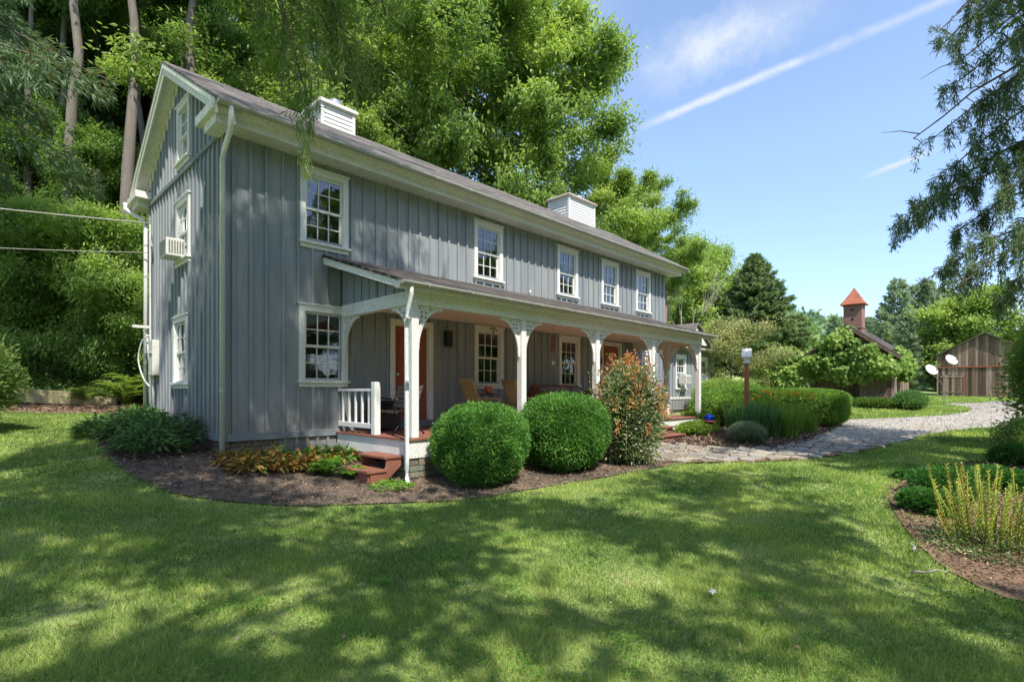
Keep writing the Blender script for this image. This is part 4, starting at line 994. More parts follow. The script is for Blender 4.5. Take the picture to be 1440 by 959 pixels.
# ------------------------------------------------------------------ plants
def tree_proto(seed,h,cr,cb,nl,leaf,lw,mat,bark,label,cat='tree',droop=.0,r0=None,cl=.75,name='tree',flat=.8,lean=0,per=None,group=None,keep=1.0,nlimb=26):
    """deciduous: tapered trunk, limbs, leaf clumps at twig ends. Local coords at base."""
    rng=np.random.default_rng(seed); rr=random.Random(seed)
    t=thing(name,label,cat,group=group); mb=MB()
    r0=r0 or h*.014; n=12; path=[];rad=[]
    dx=dy=0
    for k in range(n+1):
        s=k/n; path.append(Vector((dx,dy,s*h*.92))); rad.append(r0*(1-s*.86)*(1.25 if k==0 else 1)); dx+=rr.uniform(-1,1)*h*.008+lean*h/n; dy+=rr.uniform(-1,1)*h*.008
    mb.tube(path,rad,10); C=[]
    def tp(z):
        f=min(max(z/(h*.92),0),.999)*n; i=int(f); return path[i].lerp(path[i+1],f-i), rad[i]*(1-(f-i))+rad[i+1]*(f-i)
    for k in range(nlimb):
        s=(k+.5)/nlimb; z=h*(cb+(.93-cb)*s); p,rt=tp(z); a=k*2.39996+rr.uniform(-.4,.4)
        prof=math.sin(PI*min(1,(.18+.82*s)))**.6 if s>.0 else .6
        L=cr*prof*rr.uniform(.75,1.15); el=rr.uniform(.15,.5)+.5*s
        q=p; pts=[p];rs=[min(rt*.6,.02+L*.014)]; d=Vector((math.cos(a)*math.cos(el),math.sin(a)*math.cos(el),math.sin(el)))
        m=5
        for j in range(m):
            d=(d+Vector((rr.uniform(-.2,.2),rr.uniform(-.2,.2),rr.uniform(-.1,.16)-droop*j/m))).normalized(); q=q+d*L/m; pts.append(q.copy()); rs.append(rs[0]*(1-(j+1)/m*.8))
            if j>=1:
                for w in range(2 if j<m-1 else 4):
                    e=(d+Vector((rr.uniform(-1,1),rr.uniform(-1,1),rr.uniform(-.5,.7)))).normalized(); l2=L*rr.uniform(.14,.38); e2=q+e*l2
                    mb.tube([q,q+e*l2*.5+Vector((0,0,.04*l2)),e2],[rs[-1]*.6,rs[-1]*.4,.008],5,caps=False); C.append(e2); C.append(q+e*l2*.55)
        mb.tube(pts,rs,7,caps=False)
    mb.build('trunk',bark,t,smooth=True)
    C=np.array([list(c) for c in C]); C=C[rng.random(len(C))<keep]; nc=len(C); per=per or nl//nc
    ci=np.repeat(np.arange(nc),per); m=len(ci)
    csz=rng.uniform(.55,1.25,nc)*cl
    off=rng.normal(0,1,(m,3)); off=unit(off)*(rng.random((m,1))**.5)*np.where(rng.random((m,1))<.22,1.6,.95); off[:,2]*=flat
    P=C[ci]+off*csz[ci][:,None]
    cen=np.array([0,0,h*(cb+1)/2]); out=unit(P-cen)
    D=out*.6+rng.normal(0,.6,(m,3)); D[:,2]-=.25+droop
    U=rng.normal(0,.45,(m,3))+out*.45; U[:,2]+=.8
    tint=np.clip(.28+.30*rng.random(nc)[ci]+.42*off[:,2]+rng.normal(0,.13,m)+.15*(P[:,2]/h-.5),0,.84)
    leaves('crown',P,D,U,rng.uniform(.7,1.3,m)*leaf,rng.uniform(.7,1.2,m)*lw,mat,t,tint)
    return t
def spruce_proto(seed,h,rb,nb,mat,label,name='spruce_tree',zlo=.04,needle=.22,nw=.035,per=60,hang=.5,group=None,taper=1.0,sparse=0,bark='bark',whorl=None,r0=None):
    rng=np.random.default_rng(seed); rr=random.Random(seed)
    t=thing(name,label,'tree',group=group); mb=MB(); r0=r0 or h*.016
    mb.tube([(0,0,h*k/8) for k in range(9)],[r0*(1-.95*k/8) for k in range(9)],9)
    P=[];D=[];T=[]
    for k in range(nb):
        s=(k+rr.random())/nb; z=h*(zlo+(1-zlo)*s**.9); a=k*2.39996+rr.uniform(-.3,.3)
        L=rb*(1-s)**taper*rr.uniform(.72,1.1)+.12; up=.12+.5*s
        pts=[];m=7
        for j in range(m+1):
            u=j/m; rad=L*u; zz=z+L*(up*u-(.55*(1-s)+.1)*u*u+.22*u**4); pts.append(Vector((math.cos(a)*rad,math.sin(a)*rad,zz)))
        mb.tube(pts,[max(.006,.012*L*(1-u/(m+1))+.004) for u in range(m+1)],4,caps=False)
        cnt=int(per*L/rb*(1.2))+6
        u=rng.random(cnt)**.75*.95+.05; side=rng.choice([-1,1],cnt); lat=rng.random(cnt)*.34*L*(1.05-u)+.03
        f=u*m; i=np.minimum(f.astype(int),m-1); fr=(f-i)[:,None]; pa=np.array([list(p) for p in pts]); base=pa[i]*(1-fr)+pa[i+1]*fr
        sd=np.array([-math.sin(a),math.cos(a),0]); od=np.array([math.cos(a),math.sin(a),0])
        drop=rng.random(cnt)*hang*(.25+.75*(1-s))*(.4+lat/(.34*L+.03))
        p=base+sd*(side*lat)[:,None]+od*(lat*.55)[:,None]; p[:,2]-=drop*.9
        d=sd*(side*.7)[:,None]+od*.8+rng.normal(0,.25,(cnt,3)); d[:,2]-=.2+drop*1.6
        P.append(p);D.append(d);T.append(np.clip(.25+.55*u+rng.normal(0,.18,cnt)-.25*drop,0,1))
    mb.build('trunk',M[bark],t,smooth=True)
    P=np.concatenate(P);D=np.concatenate(D);T=np.concatenate(T)
    # each spray = 3 narrow leaves
    P3=np.repeat(P,3,0);D3=np.repeat(unit(D),3,0)+rng.normal(0,.33,(len(P)*3,3)); m=len(P3)
    U=rng.normal(0,.6,(m,3));U[:,2]+=.7
    leaves('crown',P3,D3,U,rng.uniform(.6,1.3,m)*needle,rng.uniform(.7,1.3,m)*nw,mat,t,np.clip(np.repeat(T,3)+rng.normal(0,.06,m),0,1))
    return t
def bush_proto(seed,rx,ry,h,nl,leaf,lw,mat,label,name,cat='shrub',loose=.06,lump=.1,boxy=2.0,core=True,group=None,top=None,z0=0,updir=.3,fill=.55,stems=0):
    rng=np.random.default_rng(seed); t=thing(name,label,cat,group=group)
    v=unit(rng.normal(0,1,(nl,3))); 
    # superellipsoid radius
    e=boxy; rad=(np.abs(v[:,0])**e+np.abs(v[:,1])**e+np.abs(v[:,2])**e)**(-1/e)
    fq=np.array([[3.1,1.7,2.3],[1.9,3.7,2.9],[5.3,4.1,4.9]]); lumpv=sum(np.sin(v@ (fq[i]*(1+.3*i))+seed+i) for i in range(3))/3
    depth=1-(1-fill)*rng.random(nl)**2.2*.6
    rr_=rad*(1+lump*lumpv)*depth+rng.normal(0,loose,nl)
    P=v*rr_[:,None]*np.array([rx,ry,h/2]); P[:,2]+=h/2+z0
    k=P[:,2]>.0; P=P[k];v=v[k];dd=depth[k];m=len(P);lum=lumpv[k]
    D=v+rng.normal(0,.55,(m,3)); D[:,2]+=updir
    U=v+rng.normal(0,.6,(m,3)); 
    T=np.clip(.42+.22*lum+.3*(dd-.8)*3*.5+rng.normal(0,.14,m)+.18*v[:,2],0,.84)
    if mat in (M['f_photinia'],M['f_varieg']): T=np.clip(rng.random(m),0,1)
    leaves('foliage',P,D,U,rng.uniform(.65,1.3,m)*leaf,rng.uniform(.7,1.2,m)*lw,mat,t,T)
    mb=MB()
    if core:  # near-black ball stands in for the shade deep among the leaves
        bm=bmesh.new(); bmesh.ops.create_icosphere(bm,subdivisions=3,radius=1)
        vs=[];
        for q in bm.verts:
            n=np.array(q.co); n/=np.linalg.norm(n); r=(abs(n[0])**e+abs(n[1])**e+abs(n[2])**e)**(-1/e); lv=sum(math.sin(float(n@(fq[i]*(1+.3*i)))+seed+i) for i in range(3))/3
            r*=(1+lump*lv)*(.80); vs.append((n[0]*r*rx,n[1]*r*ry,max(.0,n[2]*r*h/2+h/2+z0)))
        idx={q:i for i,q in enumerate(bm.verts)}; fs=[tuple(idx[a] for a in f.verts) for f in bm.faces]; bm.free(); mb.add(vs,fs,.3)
    rs=random.Random(seed)
    for k in range(max(3,stems)):
        a=rs.uniform(0,6.28); mb.tube([(.1*rx*math.cos(a),.1*ry*math.sin(a),-.05),(.3*rx*math.cos(a),.3*ry*math.sin(a),h*.3),(.6*rx*math.cos(a),.6*ry*math.sin(a),h*.72)],[.02,.014,.006],6)
    mb.build('shade_core_stems',M['bush_core'],t)
    return t
M['bush_core']=rough_mat('painted_inner_shade',(.012,.022,.008),(.03,.045,.015),.95,6)  # inner shade painted as a near-black tone on core and stems
def put(o,x,y,rz=0,sc=1,label=None,dz=0): o.location=(x,y,gz(x,y)+dz); o.rotation_euler=(0,0,rz); o.scale=(sc,sc,sc) if not hasattr(sc,'__len__') else sc; 
# clipped balls
b=bush_proto(31,.73,.73,1.25,40000,.052,.023,M['f_box'],'clipped round green boxwood beside the porch corner, the nearer of two balls','round_bush',loose=.034,lump=.085,boxy=2.25,fill=.72,group='clipped boxwood balls'); put(b,5.82,6.36)
b=bush_proto(32,.79,.79,1.37,44000,.052,.023,M['f_box'],'larger clipped round boxwood in front of the second porch post','round_bush',loose=.036,lump=.09,boxy=2.2,fill=.72,group='clipped boxwood balls'); put(b,7.68,6.12)
# red tipped shrub
px_,py_=9.0,5.55
t=bush_proto(33,.60,.60,1.85,13000,.075,.032,M['f_photinia'],'tall loose shrub with cream-flecked leaves and red and orange new shoots','red_tipped_shrub',loose=.13,lump=.24,boxy=2.1,fill=.4,stems=7); put(t,px_,py_)
rng=np.random.default_rng(9); P=[];D=[];
for k in range(70):
    a=rng.uniform(0,6.28); el=rng.uniform(.05,1.5) if k>12 else rng.uniform(-.3,.2); n=22; q=1+rng.uniform(-.08,.22)
    c=np.array([.62*q*math.cos(a)*math.cos(el),.62*q*math.sin(a)*math.cos(el),.98+.98*q*math.sin(el)])
    P.append(c+np.stack([rng.normal(0,.035,n),rng.normal(0,.035,n),rng.uniform(-.12,.12,n)],1)); D.append(np.stack([rng.normal(0,.6,n),rng.normal(0,.6,n),rng.uniform(.2,1.2,n)],1))
P=np.concatenate(P);D=np.concatenate(D);leaves('new_growth',P,D,rng.normal(0,1,P.shape),rng.uniform(.04,.08,len(P)),.026,M['f_red'],t,rng.random(len(P)))
# hedge
hx,hy=18.2,5.75
t=bush_proto(34,1.75,.85,1.12,42000,.075,.035,M['f_hedge'],'long clipped light green hedge between the birdhouse post and the drive','hedge',cat='hedge',loose=.02,lump=.03,boxy=4.5,fill=.85); put(t,19.4,5.75,R_(98))
# orange day lilies
def blades(name,label,cat,seed,n,h,spread,w,mat,group=None,curve=.5,flowers=0):
    rng=np.random.default_rng(seed); t=thing(name,label,cat,group=group)
    a=rng.uniform(0,6.28,n); r=spread*np.sqrt(rng.random(n))*.55; B=np.stack([r*np.cos(a),r*np.sin(a),np.zeros(n)],1)
    a2=a+rng.normal(0,.5,n); hh=h*rng.uniform(.55,1.05,n); lean=rng.uniform(.05,.55,n)*curve*(.5+r/spread); side=np.stack([-np.sin(a2+rng.normal(0,1,n)),np.cos(a2),np.zeros(n)],1)*w
    seg=5; V=[];
    for k in range(seg+1):
        s=k/seg; c=B+np.stack([np.cos(a2)*lean*hh*s*s*1.6,np.sin(a2)*lean*hh*s*s*1.6,hh*(s-.35*lean*s*s)],1); ww=side*(1-s)**.6*(.6+.4*min(1,s*4))
        V.append(c-ww); V.append(c+ww)
    V=np.stack(V,1).reshape(-1,3); i=(np.arange(n)*(2*(seg+1)))[:,None]; F=np.concatenate([np.stack([i[:,0]+2*k,i[:,0]+2*k+1,i[:,0]+2*k+3,i[:,0]+2*k+2],1)[:,None,:] for k in range(seg)],1).reshape(-1,4)
    link('leaf_blades',np_mesh('leaf_blades',V,F,np.repeat(rng.random(n)*.84,seg),True),mat,t)
    if flowers:
        P=[];D=[]; mb=MB()
        for k in range(flowers):
            aa=rng.uniform(0,6.28); q=spread*.8*math.sqrt(rng.random()); c=np.array([q*math.cos(aa),q*math.sin(aa),h*rng.uniform(.95,1.25)])
            mb.tube([(c[0]*.6,c[1]*.6,0),tuple(c)],.006,4)
            for j in range(6): b_=j*PI/3; P.append(c); D.append((math.cos(b_),math.sin(b_),.7))
        mb.build('flower_stalk',mat,t); leaves('petals',P,D,np.tile([0,0,1.],(len(P),1)),.085,.035,M['f_orange'],t)
    return t
rr=random.Random(4)
lilyg='orange day lilies growing against the clipped hedge'
for i,(px,d) in enumerate([(1062,15.9),(1085,15.6),(1108,15.5),(1125,15.2),(1140,15.2),(1118,15.9),(1096,16.0),(1075,16.4)]):
    x,y=at_depth(px,d); o=blades('day_lily','clump of orange day lilies growing against the clipped hedge','flower',50+i,90,.95,.35,.012,M['f_lily'],lilyg,flowers=5)if i<2 else copy_tree(lil); lil=o; put(o,x,y,rr.uniform(0,6))
for i,(px,d,s,lab) in enumerate([(1040,14.0,1.05,'tall dark green iris clump directly left of the red birdhouse post'),(1062,14.1,1.15,'tallest iris clump in front of the birdhouse post, behind the grey lavender'),(1083,14.3,1.0,'iris clump to the right of the grey lavender'),(1108,14.3,.95,'pale upright iris clump nearest the end of the hedge')]):
    o=blades('iris_clump',lab,'plant',70+i,240,1.0,.5,.018,M['f_iris'] if i<3 else M['f_lily'],'iris clumps in the border',curve=.5); x,y=at_depth(px,d); put(o,x,y,0,s)
t=bush_proto(41,.42,.40,.5,9000,.09,.012,M['f_lav'],'low rounded grey-green lavender at the edge of the flagstones','lavender',cat='plant',loose=.05,lump=.05,updir=.9); x,y=at_ground(1050,624); put(t,x,y)
# green filler shrubs between wing and hedge
for i,(px,d,rx,h,lab) in enumerate([(1015,17.0,.9,1.15,'bright green leafy perennial mound right of the porch end'),(1040,19.5,1.05,1.25,'light green shrub between the wing and the birdhouse post'),(985,16.6,.5,.55,'low green foundation plants under the right end of the porch'),(1010,21,.9,1.35,'green shrub against the wing corner')]):
    t=bush_proto(60+i,rx,rx,h,14000,.09,.035,M['f_hedge'] if i!=3 else M['f_light'],lab,'garden_shrub',loose=.07,lump=.14,group='green shrubs beside the wing'); x,y=at_depth(px,d); put(t,x,y)
t=bush_proto(66,1.0,.35,.35,6000,.07,.03,M['f_lily'],'low yellow-green edging plants below the white porch skirt by the far steps','edging_plant',cat='plant',loose=.08,lump=.15); put(t,14.4,6.6)
# leafy plants along the foundation
def leafy(name,label,seed,n,r,h,leaf,lw,mat,group=None,arch=.6):
    rng=np.random.default_rng(seed); t=thing(name,label,'plant',group=group)
    a=rng.uniform(0,6.28,n); q=np.sqrt(rng.random(n)); P=np.stack([r*q*np.cos(a),r*q*np.sin(a),h*(1-.55*q**2)*rng.uniform(.45,1,n)],1)
    D=np.stack([np.cos(a)*q+rng.normal(0,.35,n),np.sin(a)*q+rng.normal(0,.35,n),rng.normal(-.05,.35,n)],1); U=np.stack([rng.normal(0,.35,n),rng.normal(0,.35,n),np.ones(n)],1)
    leaves('leaves',P,D,U,rng.uniform(.6,1.2,n)*leaf,rng.uniform(.7,1.1,n)*lw,mat,t,rng.random(n))
    mb=MB(); rs=random.Random(seed)
    for k in range(14):
        i=rs.randrange(n); mb.tube([(P[i][0]*.15,P[i][1]*.15,-.02),(P[i][0]*.6,P[i][1]*.6,P[i][2]*.8),tuple(P[i])],[.006,.005,.003],4)
    mb.build('stems',mat,t); return t
hl=[(2.55,13.6,.45,'small leafy green plant at the foot of the meter box'),(2.35,12.7,.55,'dark green hellebore clump below the left gable window'),(2.2,11.6,.62,'large dark green hellebore clump in the middle of the gable bed'),(2.45,10.7,.65,'dark hellebore clump just left of the corner downspout'),(2.05,10.2,.5,'low hellebore clump in front, nearest the mulch edge'),(1.75,12.2,.42,'outermost small hellebore clump towards the lawn')]
for i,(x,y,r,lab) in enumerate(hl):
    t=leafy('hellebore_plant' if i else 'leafy_plant',lab,80+i,900,r,r*.95,.17,.045,M['f_dark'] if i else M['f_fern'],'leafy plants along the gable wall'); put(t,x,y)
hs=[(3.0,9.05,1),(3.3,8.95,1),(3.62,8.98,0),(3.9,8.85,0),(3.45,8.6,1),(4.25,8.9,0),(4.55,8.98,0),(3.05,8.6,1),(4.72,8.75,0),(3.85,8.5,1)]
for i,(x,y,dry) in enumerate(hs):
    t=leafy('hosta',('browning hosta with yellow-brown leaves along the front foundation' if dry else 'green hosta with broad leaves along the front foundation'),100+i,150 if dry else 130,.26,.26,.17,.075,M['f_hostadry'] if dry else M['f_hosta'],'browned hostas at the front foundation' if dry else 'green hostas at the front foundation'); put(t,x,y)
def fern(label,seed,n,L,mat,name='fern',group=None,up=.9):
    rng=np.random.default_rng(seed); t=thing(name,label,'fern',group=group); P=[];D=[];U=[];Ls=[]; mb=MB()
    for k in range(n):
        a=rng.uniform(0,6.28); l=L*rng.uniform(.65,1.1); u0=up*rng.uniform(.7,1.2); pts=[]
        for j in range(9):
            s=j/8; pts.append(np.array([math.cos(a)*l*(.25*s+.55*s*s),math.sin(a)*l*(.25*s+.55*s*s),l*(u0*s-.55*u0*s*s*s)]))
        mb.tube([tuple(p) for p in pts],[.006-.0005*j for j in range(9)],4,caps=False)
        for j in range(1,23):
            s=j/23*8; i=min(int(s),7); p=pts[i]+(pts[i+1]-pts[i])*(s-i); tn=pts[i+1]-pts[i]; tn/=np.linalg.norm(tn); sd=np.cross(tn,[0,0,1.]); sd/=np.linalg.norm(sd)+1e-6
            w=l*.26*math.sin(PI*(.12+.86*j/23))
            for q in (-1,1): P.append(p);D.append(sd*q+tn*.35+rng.normal(0,.08,3));U.append([0,0,1]+rng.normal(0,.2,3));Ls.append(w)
    mb.build('frond_stems',mat,t); P=np.array(P); Ls=np.array(Ls); leaves('fronds',P,np.array(D),np.array(U),Ls,Ls*.22+.006,mat,t,rng.random(len(P))*.8); return t
for i,(x,y,L,lab) in enumerate([(4.02,8.05,.42,'bright green fern in the mulch, leftmost of the three before the porch steps'),(4.28,7.72,.36,'bright green fern nearest the mulch front, before the steps'),(4.22,8.35,.4,'bright green fern tucked beside the red porch steps')]):
    put(fern(lab,120+i,26,L,M['f_fern'],group='bright ferns before the steps'),x,y)
t=leafy('ground_cover_plant','low patch of small green leaves at the foot of the porch steps',125,500,.35,.10,.06,.03,M['f_fern']); put(t,4.55,7.0)
fl=[(3.2,18.6,1.0),(3.9,18.0,.85),(2.3,19.0,.7),(4.6,18.4,.9),(3.6,19.2,1.1)]
labs=['largest arching yellow-green fern left of the gable','fern closest to the back corner of the gable','small fern at the end of the landscape timber','fern partly hidden behind the back downspout','tall fern behind the others under the lit shrubs']
for i,(x,y,L) in enumerate(fl): put(fern(labs[i],130+i,22,L*1.15,M['f_yfern'],group='ferns on the bank behind the house',up=1.0),x,y)

# right bed: spiky shoots and juniper
def spikes(label,seed,n,h,spread,leafmat):
    rng=np.random.default_rng(seed); t=thing('upright_shrub',label,'shrub'); mb=MB();P=[];D=[];
    for k in range(n):
        a=rng.uniform(0,6.28);r=spread*math.sqrt(rng.random()); b=np.array([r*math.cos(a)*.6,r*math.sin(a)*.6,0]); tp_=np.array([r*math.cos(a),r*math.sin(a),h*rng.uniform(.45,1.08)]); md=(b+tp_)/2+np.array([rng.normal(0,.04),rng.normal(0,.04),.03])
        mb.tube([tuple(b),tuple(md),tuple(tp_)],[.007,.006,.003],5); m=int(90*tp_[2])
        for j in range(m):
            s=.12+.88*j/m; p=b*(1-s)**2+2*md*s*(1-s)+tp_*s*s; aa=j*2.4; P.append(p);D.append((math.cos(aa),math.sin(aa),.7))
    mb.build('shoots',M['f_spike'],t,smooth=True); P=np.array(P); leaves('leaves',P,np.array(D),np.tile([0,0,1.],(len(P),1)),rng.uniform(.02,.055,len(P)),.016,leafmat,t,rng.random(len(P))); return t
put(spikes('shrub of upright yellow-green shoots with tiny leaves in the right bed',140,62,.80,.50,M['f_spike']),7.42,.26)
for i,(px,py,r,h,lab) in enumerate([(1330,700,.42,.42,'soft dark green juniper mound left of the yellow shoots'),(1305,722,.3,.3,'smallest green mound at the mulch edge of the right bed'),(1290,675,.3,.16,'low spreading dark green mat at the back of the right bed'),(1400,690,.4,.36,'dark green mound behind the yellow shoots'),(1430,655,.4,.4,'loose green shrublet under the leaning spruce boughs')]):
    t=bush_proto(150+i,r,r,h,8000,.05,.018,M['f_juniper'],lab,'juniper_mound',loose=.08,lump=.18,updir=.6); x,y=at_ground(px,py); put(t,x,y)
t=bush_proto(156,.6,.5,.16,2500,.05,.02,M['f_photinia'],'thin reddish-green ground plants around the base of the yellow shoots','ground_cover_plant',cat='plant',loose=.08,lump=.2,core=False); put(t,7.35,.25)
# right edge dark shrub / small tree
t=bush_proto(160,1.2,1.3,3.6,30000,.11,.045,M['f_maple'],'tall dark loose shrub at the right edge beside the drive','tall_shrub',loose=.09,lump=.28,fill=.5); put(t,17.3,-1.15)
t=bush_proto(161,.6,.55,.9,4500,.07,.03,M['f_yew'],'small airy green shrub in front of the tall dark shrub at the right edge','airy_shrub',loose=.14,lump=.3,core=False,fill=.3,stems=8); put(t,14.6,-.1)
# left lit shrub
t=bush_proto(162,.95,.95,1.85,36000,.09,.028,M['f_yew'],'loose rounded evergreen shrub lit by the sun at the left edge of the lawn','evergreen_shrub',loose=.10,lump=.26,fill=.5,stems=8); put(t,-.5,13.45)
rng=np.random.default_rng(88); ug=smooth_poly([(-6,20.6),(3,19.4),(8,18.6),(20,19),(26,23),(20,30),(-8,30)],1)
X_,Y_=scatter_poly(ug,90000,rng); m_=len(X_); P_=np.stack([X_,Y_,GZ(X_,Y_)+.02+rng.random(m_)**2*.55*(.4+.6*np.abs(np.sin(X_*1.7+np.sin(Y_*2.1))))],1); D_=rng.normal(0,1,(m_,3)); D_[:,2]=np.abs(D_[:,2])*.4-.1; U_=rng.normal(0,.4,(m_,3)); U_[:,2]+=1
tag(leaves('woodland_undergrowth',P_,D_,U_,rng.uniform(.08,.2,m_),rng.uniform(.04,.09,m_),M['f_maple'],None,rng.random(m_)*.84),'low leafy undergrowth covering the bank behind the timber edging','undergrowth',kind='stuff')
# ---- trees
big=tree_proto(201,19.5,7.2,.22,125000,.26,.105,M['f_walnut'],M['bark'],'huge bright green tree rising behind the middle of the house roof',droop=.12,cl=.92,nlimb=32,keep=.58,flat=.7)
x,y=at_depth(610,25.5); put(big,x,y,.4); 
b2=tree_proto(202,18,6.3,.22,110000,.26,.105,M['f_walnut'],M['bark'],'bright green tree behind the second chimney, its crown edge against the sky',droop=.12,cl=.9,nlimb=30,keep=.58,flat=.7)
x,y=at_depth(742,29); put(b2,x,y,2.0,(1,1,1.08))
o=copy_tree(big); o['label']='bright green tree behind the clapboard chimney nearest the gable'; x,y=at_depth(480,27); put(o,x,y,2.7,.98)
o=copy_tree(b2); o['label']='smaller bright green tree behind the far end of the roof'; x,y=at_depth(868,36); put(o,x,y,4.1,(.72,.72,.76))
o=copy_tree(b2); o['label']='bright green tree low behind the right roof end, nearest the dead tree'; x,y=at_depth(888,42); put(o,x,y,1.1,(.6,.6,.58))
woodA=tree_proto(203,20,4.2,.36,46000,.26,.13,M['f_maple'],M['bark'],'tall woodland tree on the slope behind the house',cl=.95,nlimb=24,group='woodland trees on the slope')
woodB=tree_proto(204,27,4.0,.60,30000,.26,.13,M['f_maple'],M['palebark'],'tall woodland tree on the slope behind the house',cl=.95,nlimb=24,r0=.28,group='woodland trees on the slope')
woodC=tree_proto(205,11,3.6,.12,42000,.22,.11,M['f_maple'],M['bark'],'leafy understorey tree on the slope behind the house',cl=.85,nlimb=24,group='understorey trees on the slope')
WG=[(97,22.5,'B',.95,'leftmost of the two thick pale woodland trunks left of the gable'),(163,21.5,'B',1.0,'thick pale woodland trunk just left of the roof peak'),(78,33,'A',1.0,None),(283,25,'B',1.0,'pale forked trunk rising above the roof ridge'),
    (76,27,'B',.78,'slim woodland trunk just left of the leftmost thick pale trunk'),(128,31,'B',.8,'slim dark woodland trunk between the two thick pale trunks'),(212,29,'B',.78,'slim woodland trunk just behind the gable peak'),(45,25,'B',.7,'slender woodland trunk nearest the left edge'),(20,30,'A',1.0,None),(-60,32,'A',1.05,None),(130,38,'A',1.05,None),(205,40,'A',1.02,None),(240,46,'A',.9,None),(330,42,'A',1.0,None),(380,30,'B',.95,'pale trunk glimpsed between the ridge and the first chimney'),(440,44,'A',1.0,None),(60,46,'A',1.1,None),(-10,48,'A',1.1,None),(160,52,'A',1.1,None),(-120,38,'A',1.0,None),(540,46,'A',1.0,None),(-200,30,'A',1.0,None)]
shrubP=tree_proto(206,5.4,2.3,.02,40000,.17,.045,M['f_light'],M['bark'],'tall light green arching shrub directly behind the gable wall',cat='shrub',name='arching_shrub',cl=.55,nlimb=30,r0=.05,droop=.25,group='tall shrubs on the bank')
for i,(px,d,sc_,lab) in enumerate([(150,17.6,.98,'tall light green arching shrub directly behind the gable wall'),(95,18.2,.92,'tall light green shrub behind the cables, left of the largest one'),(198,17.2,.66,'light green shrub touching the back corner of the house'),(40,17.9,.85,'shaded shrub behind the landscape timber'),(70,18.6,.7,'shrub half hidden under the left spruce')]):
    o=shrubP if i==0 else copy_tree(shrubP); x,y=at_depth(px,d); put(o,x,y,i*1.4,(sc_*1.05,sc_*1.05,sc_)); o['label']=lab
used={}
for i,(px,d,k,s,lab) in enumerate(WG):
    src={'A':woodA,'B':woodB}[k]; o=src if k not in used else copy_tree(src); used[k]=1
    x,y=at_depth(px,d); put(o,x,y,i*1.7,s)
    if lab: o['label']=lab
    else: o['label']='tall dark woodland tree deep in the slope behind the house'
UC=[(25,25),(95,26),(160,27),(130,23.5),(40,31),(120,33),(180,36),(215,38),(0,30),(-60,25),(260,38),(330,34),(400,38),(90,36),(470,34),(150,42),(40,40),(300,48)]
for i,(px,d) in enumerate(UC):
    o=woodC if i==0 else copy_tree(woodC); x,y=at_depth(px,d); put(o,x,y,i*2.1,(.62,.62,.50+.1*(i%2)) if i<4 else (1,1,.9+.15*(i%3)))
# big spruce at the left whose boughs hang into view, pale needles
sp=spruce_proto(210,21,4.6,150,M['f_spruce'],'tall drooping spruce at the far left edge of the lawn',needle=.22,nw=.03,per=520,hang=1.5,zlo=.36,taper=.75); put(sp,-2.25,17.1)
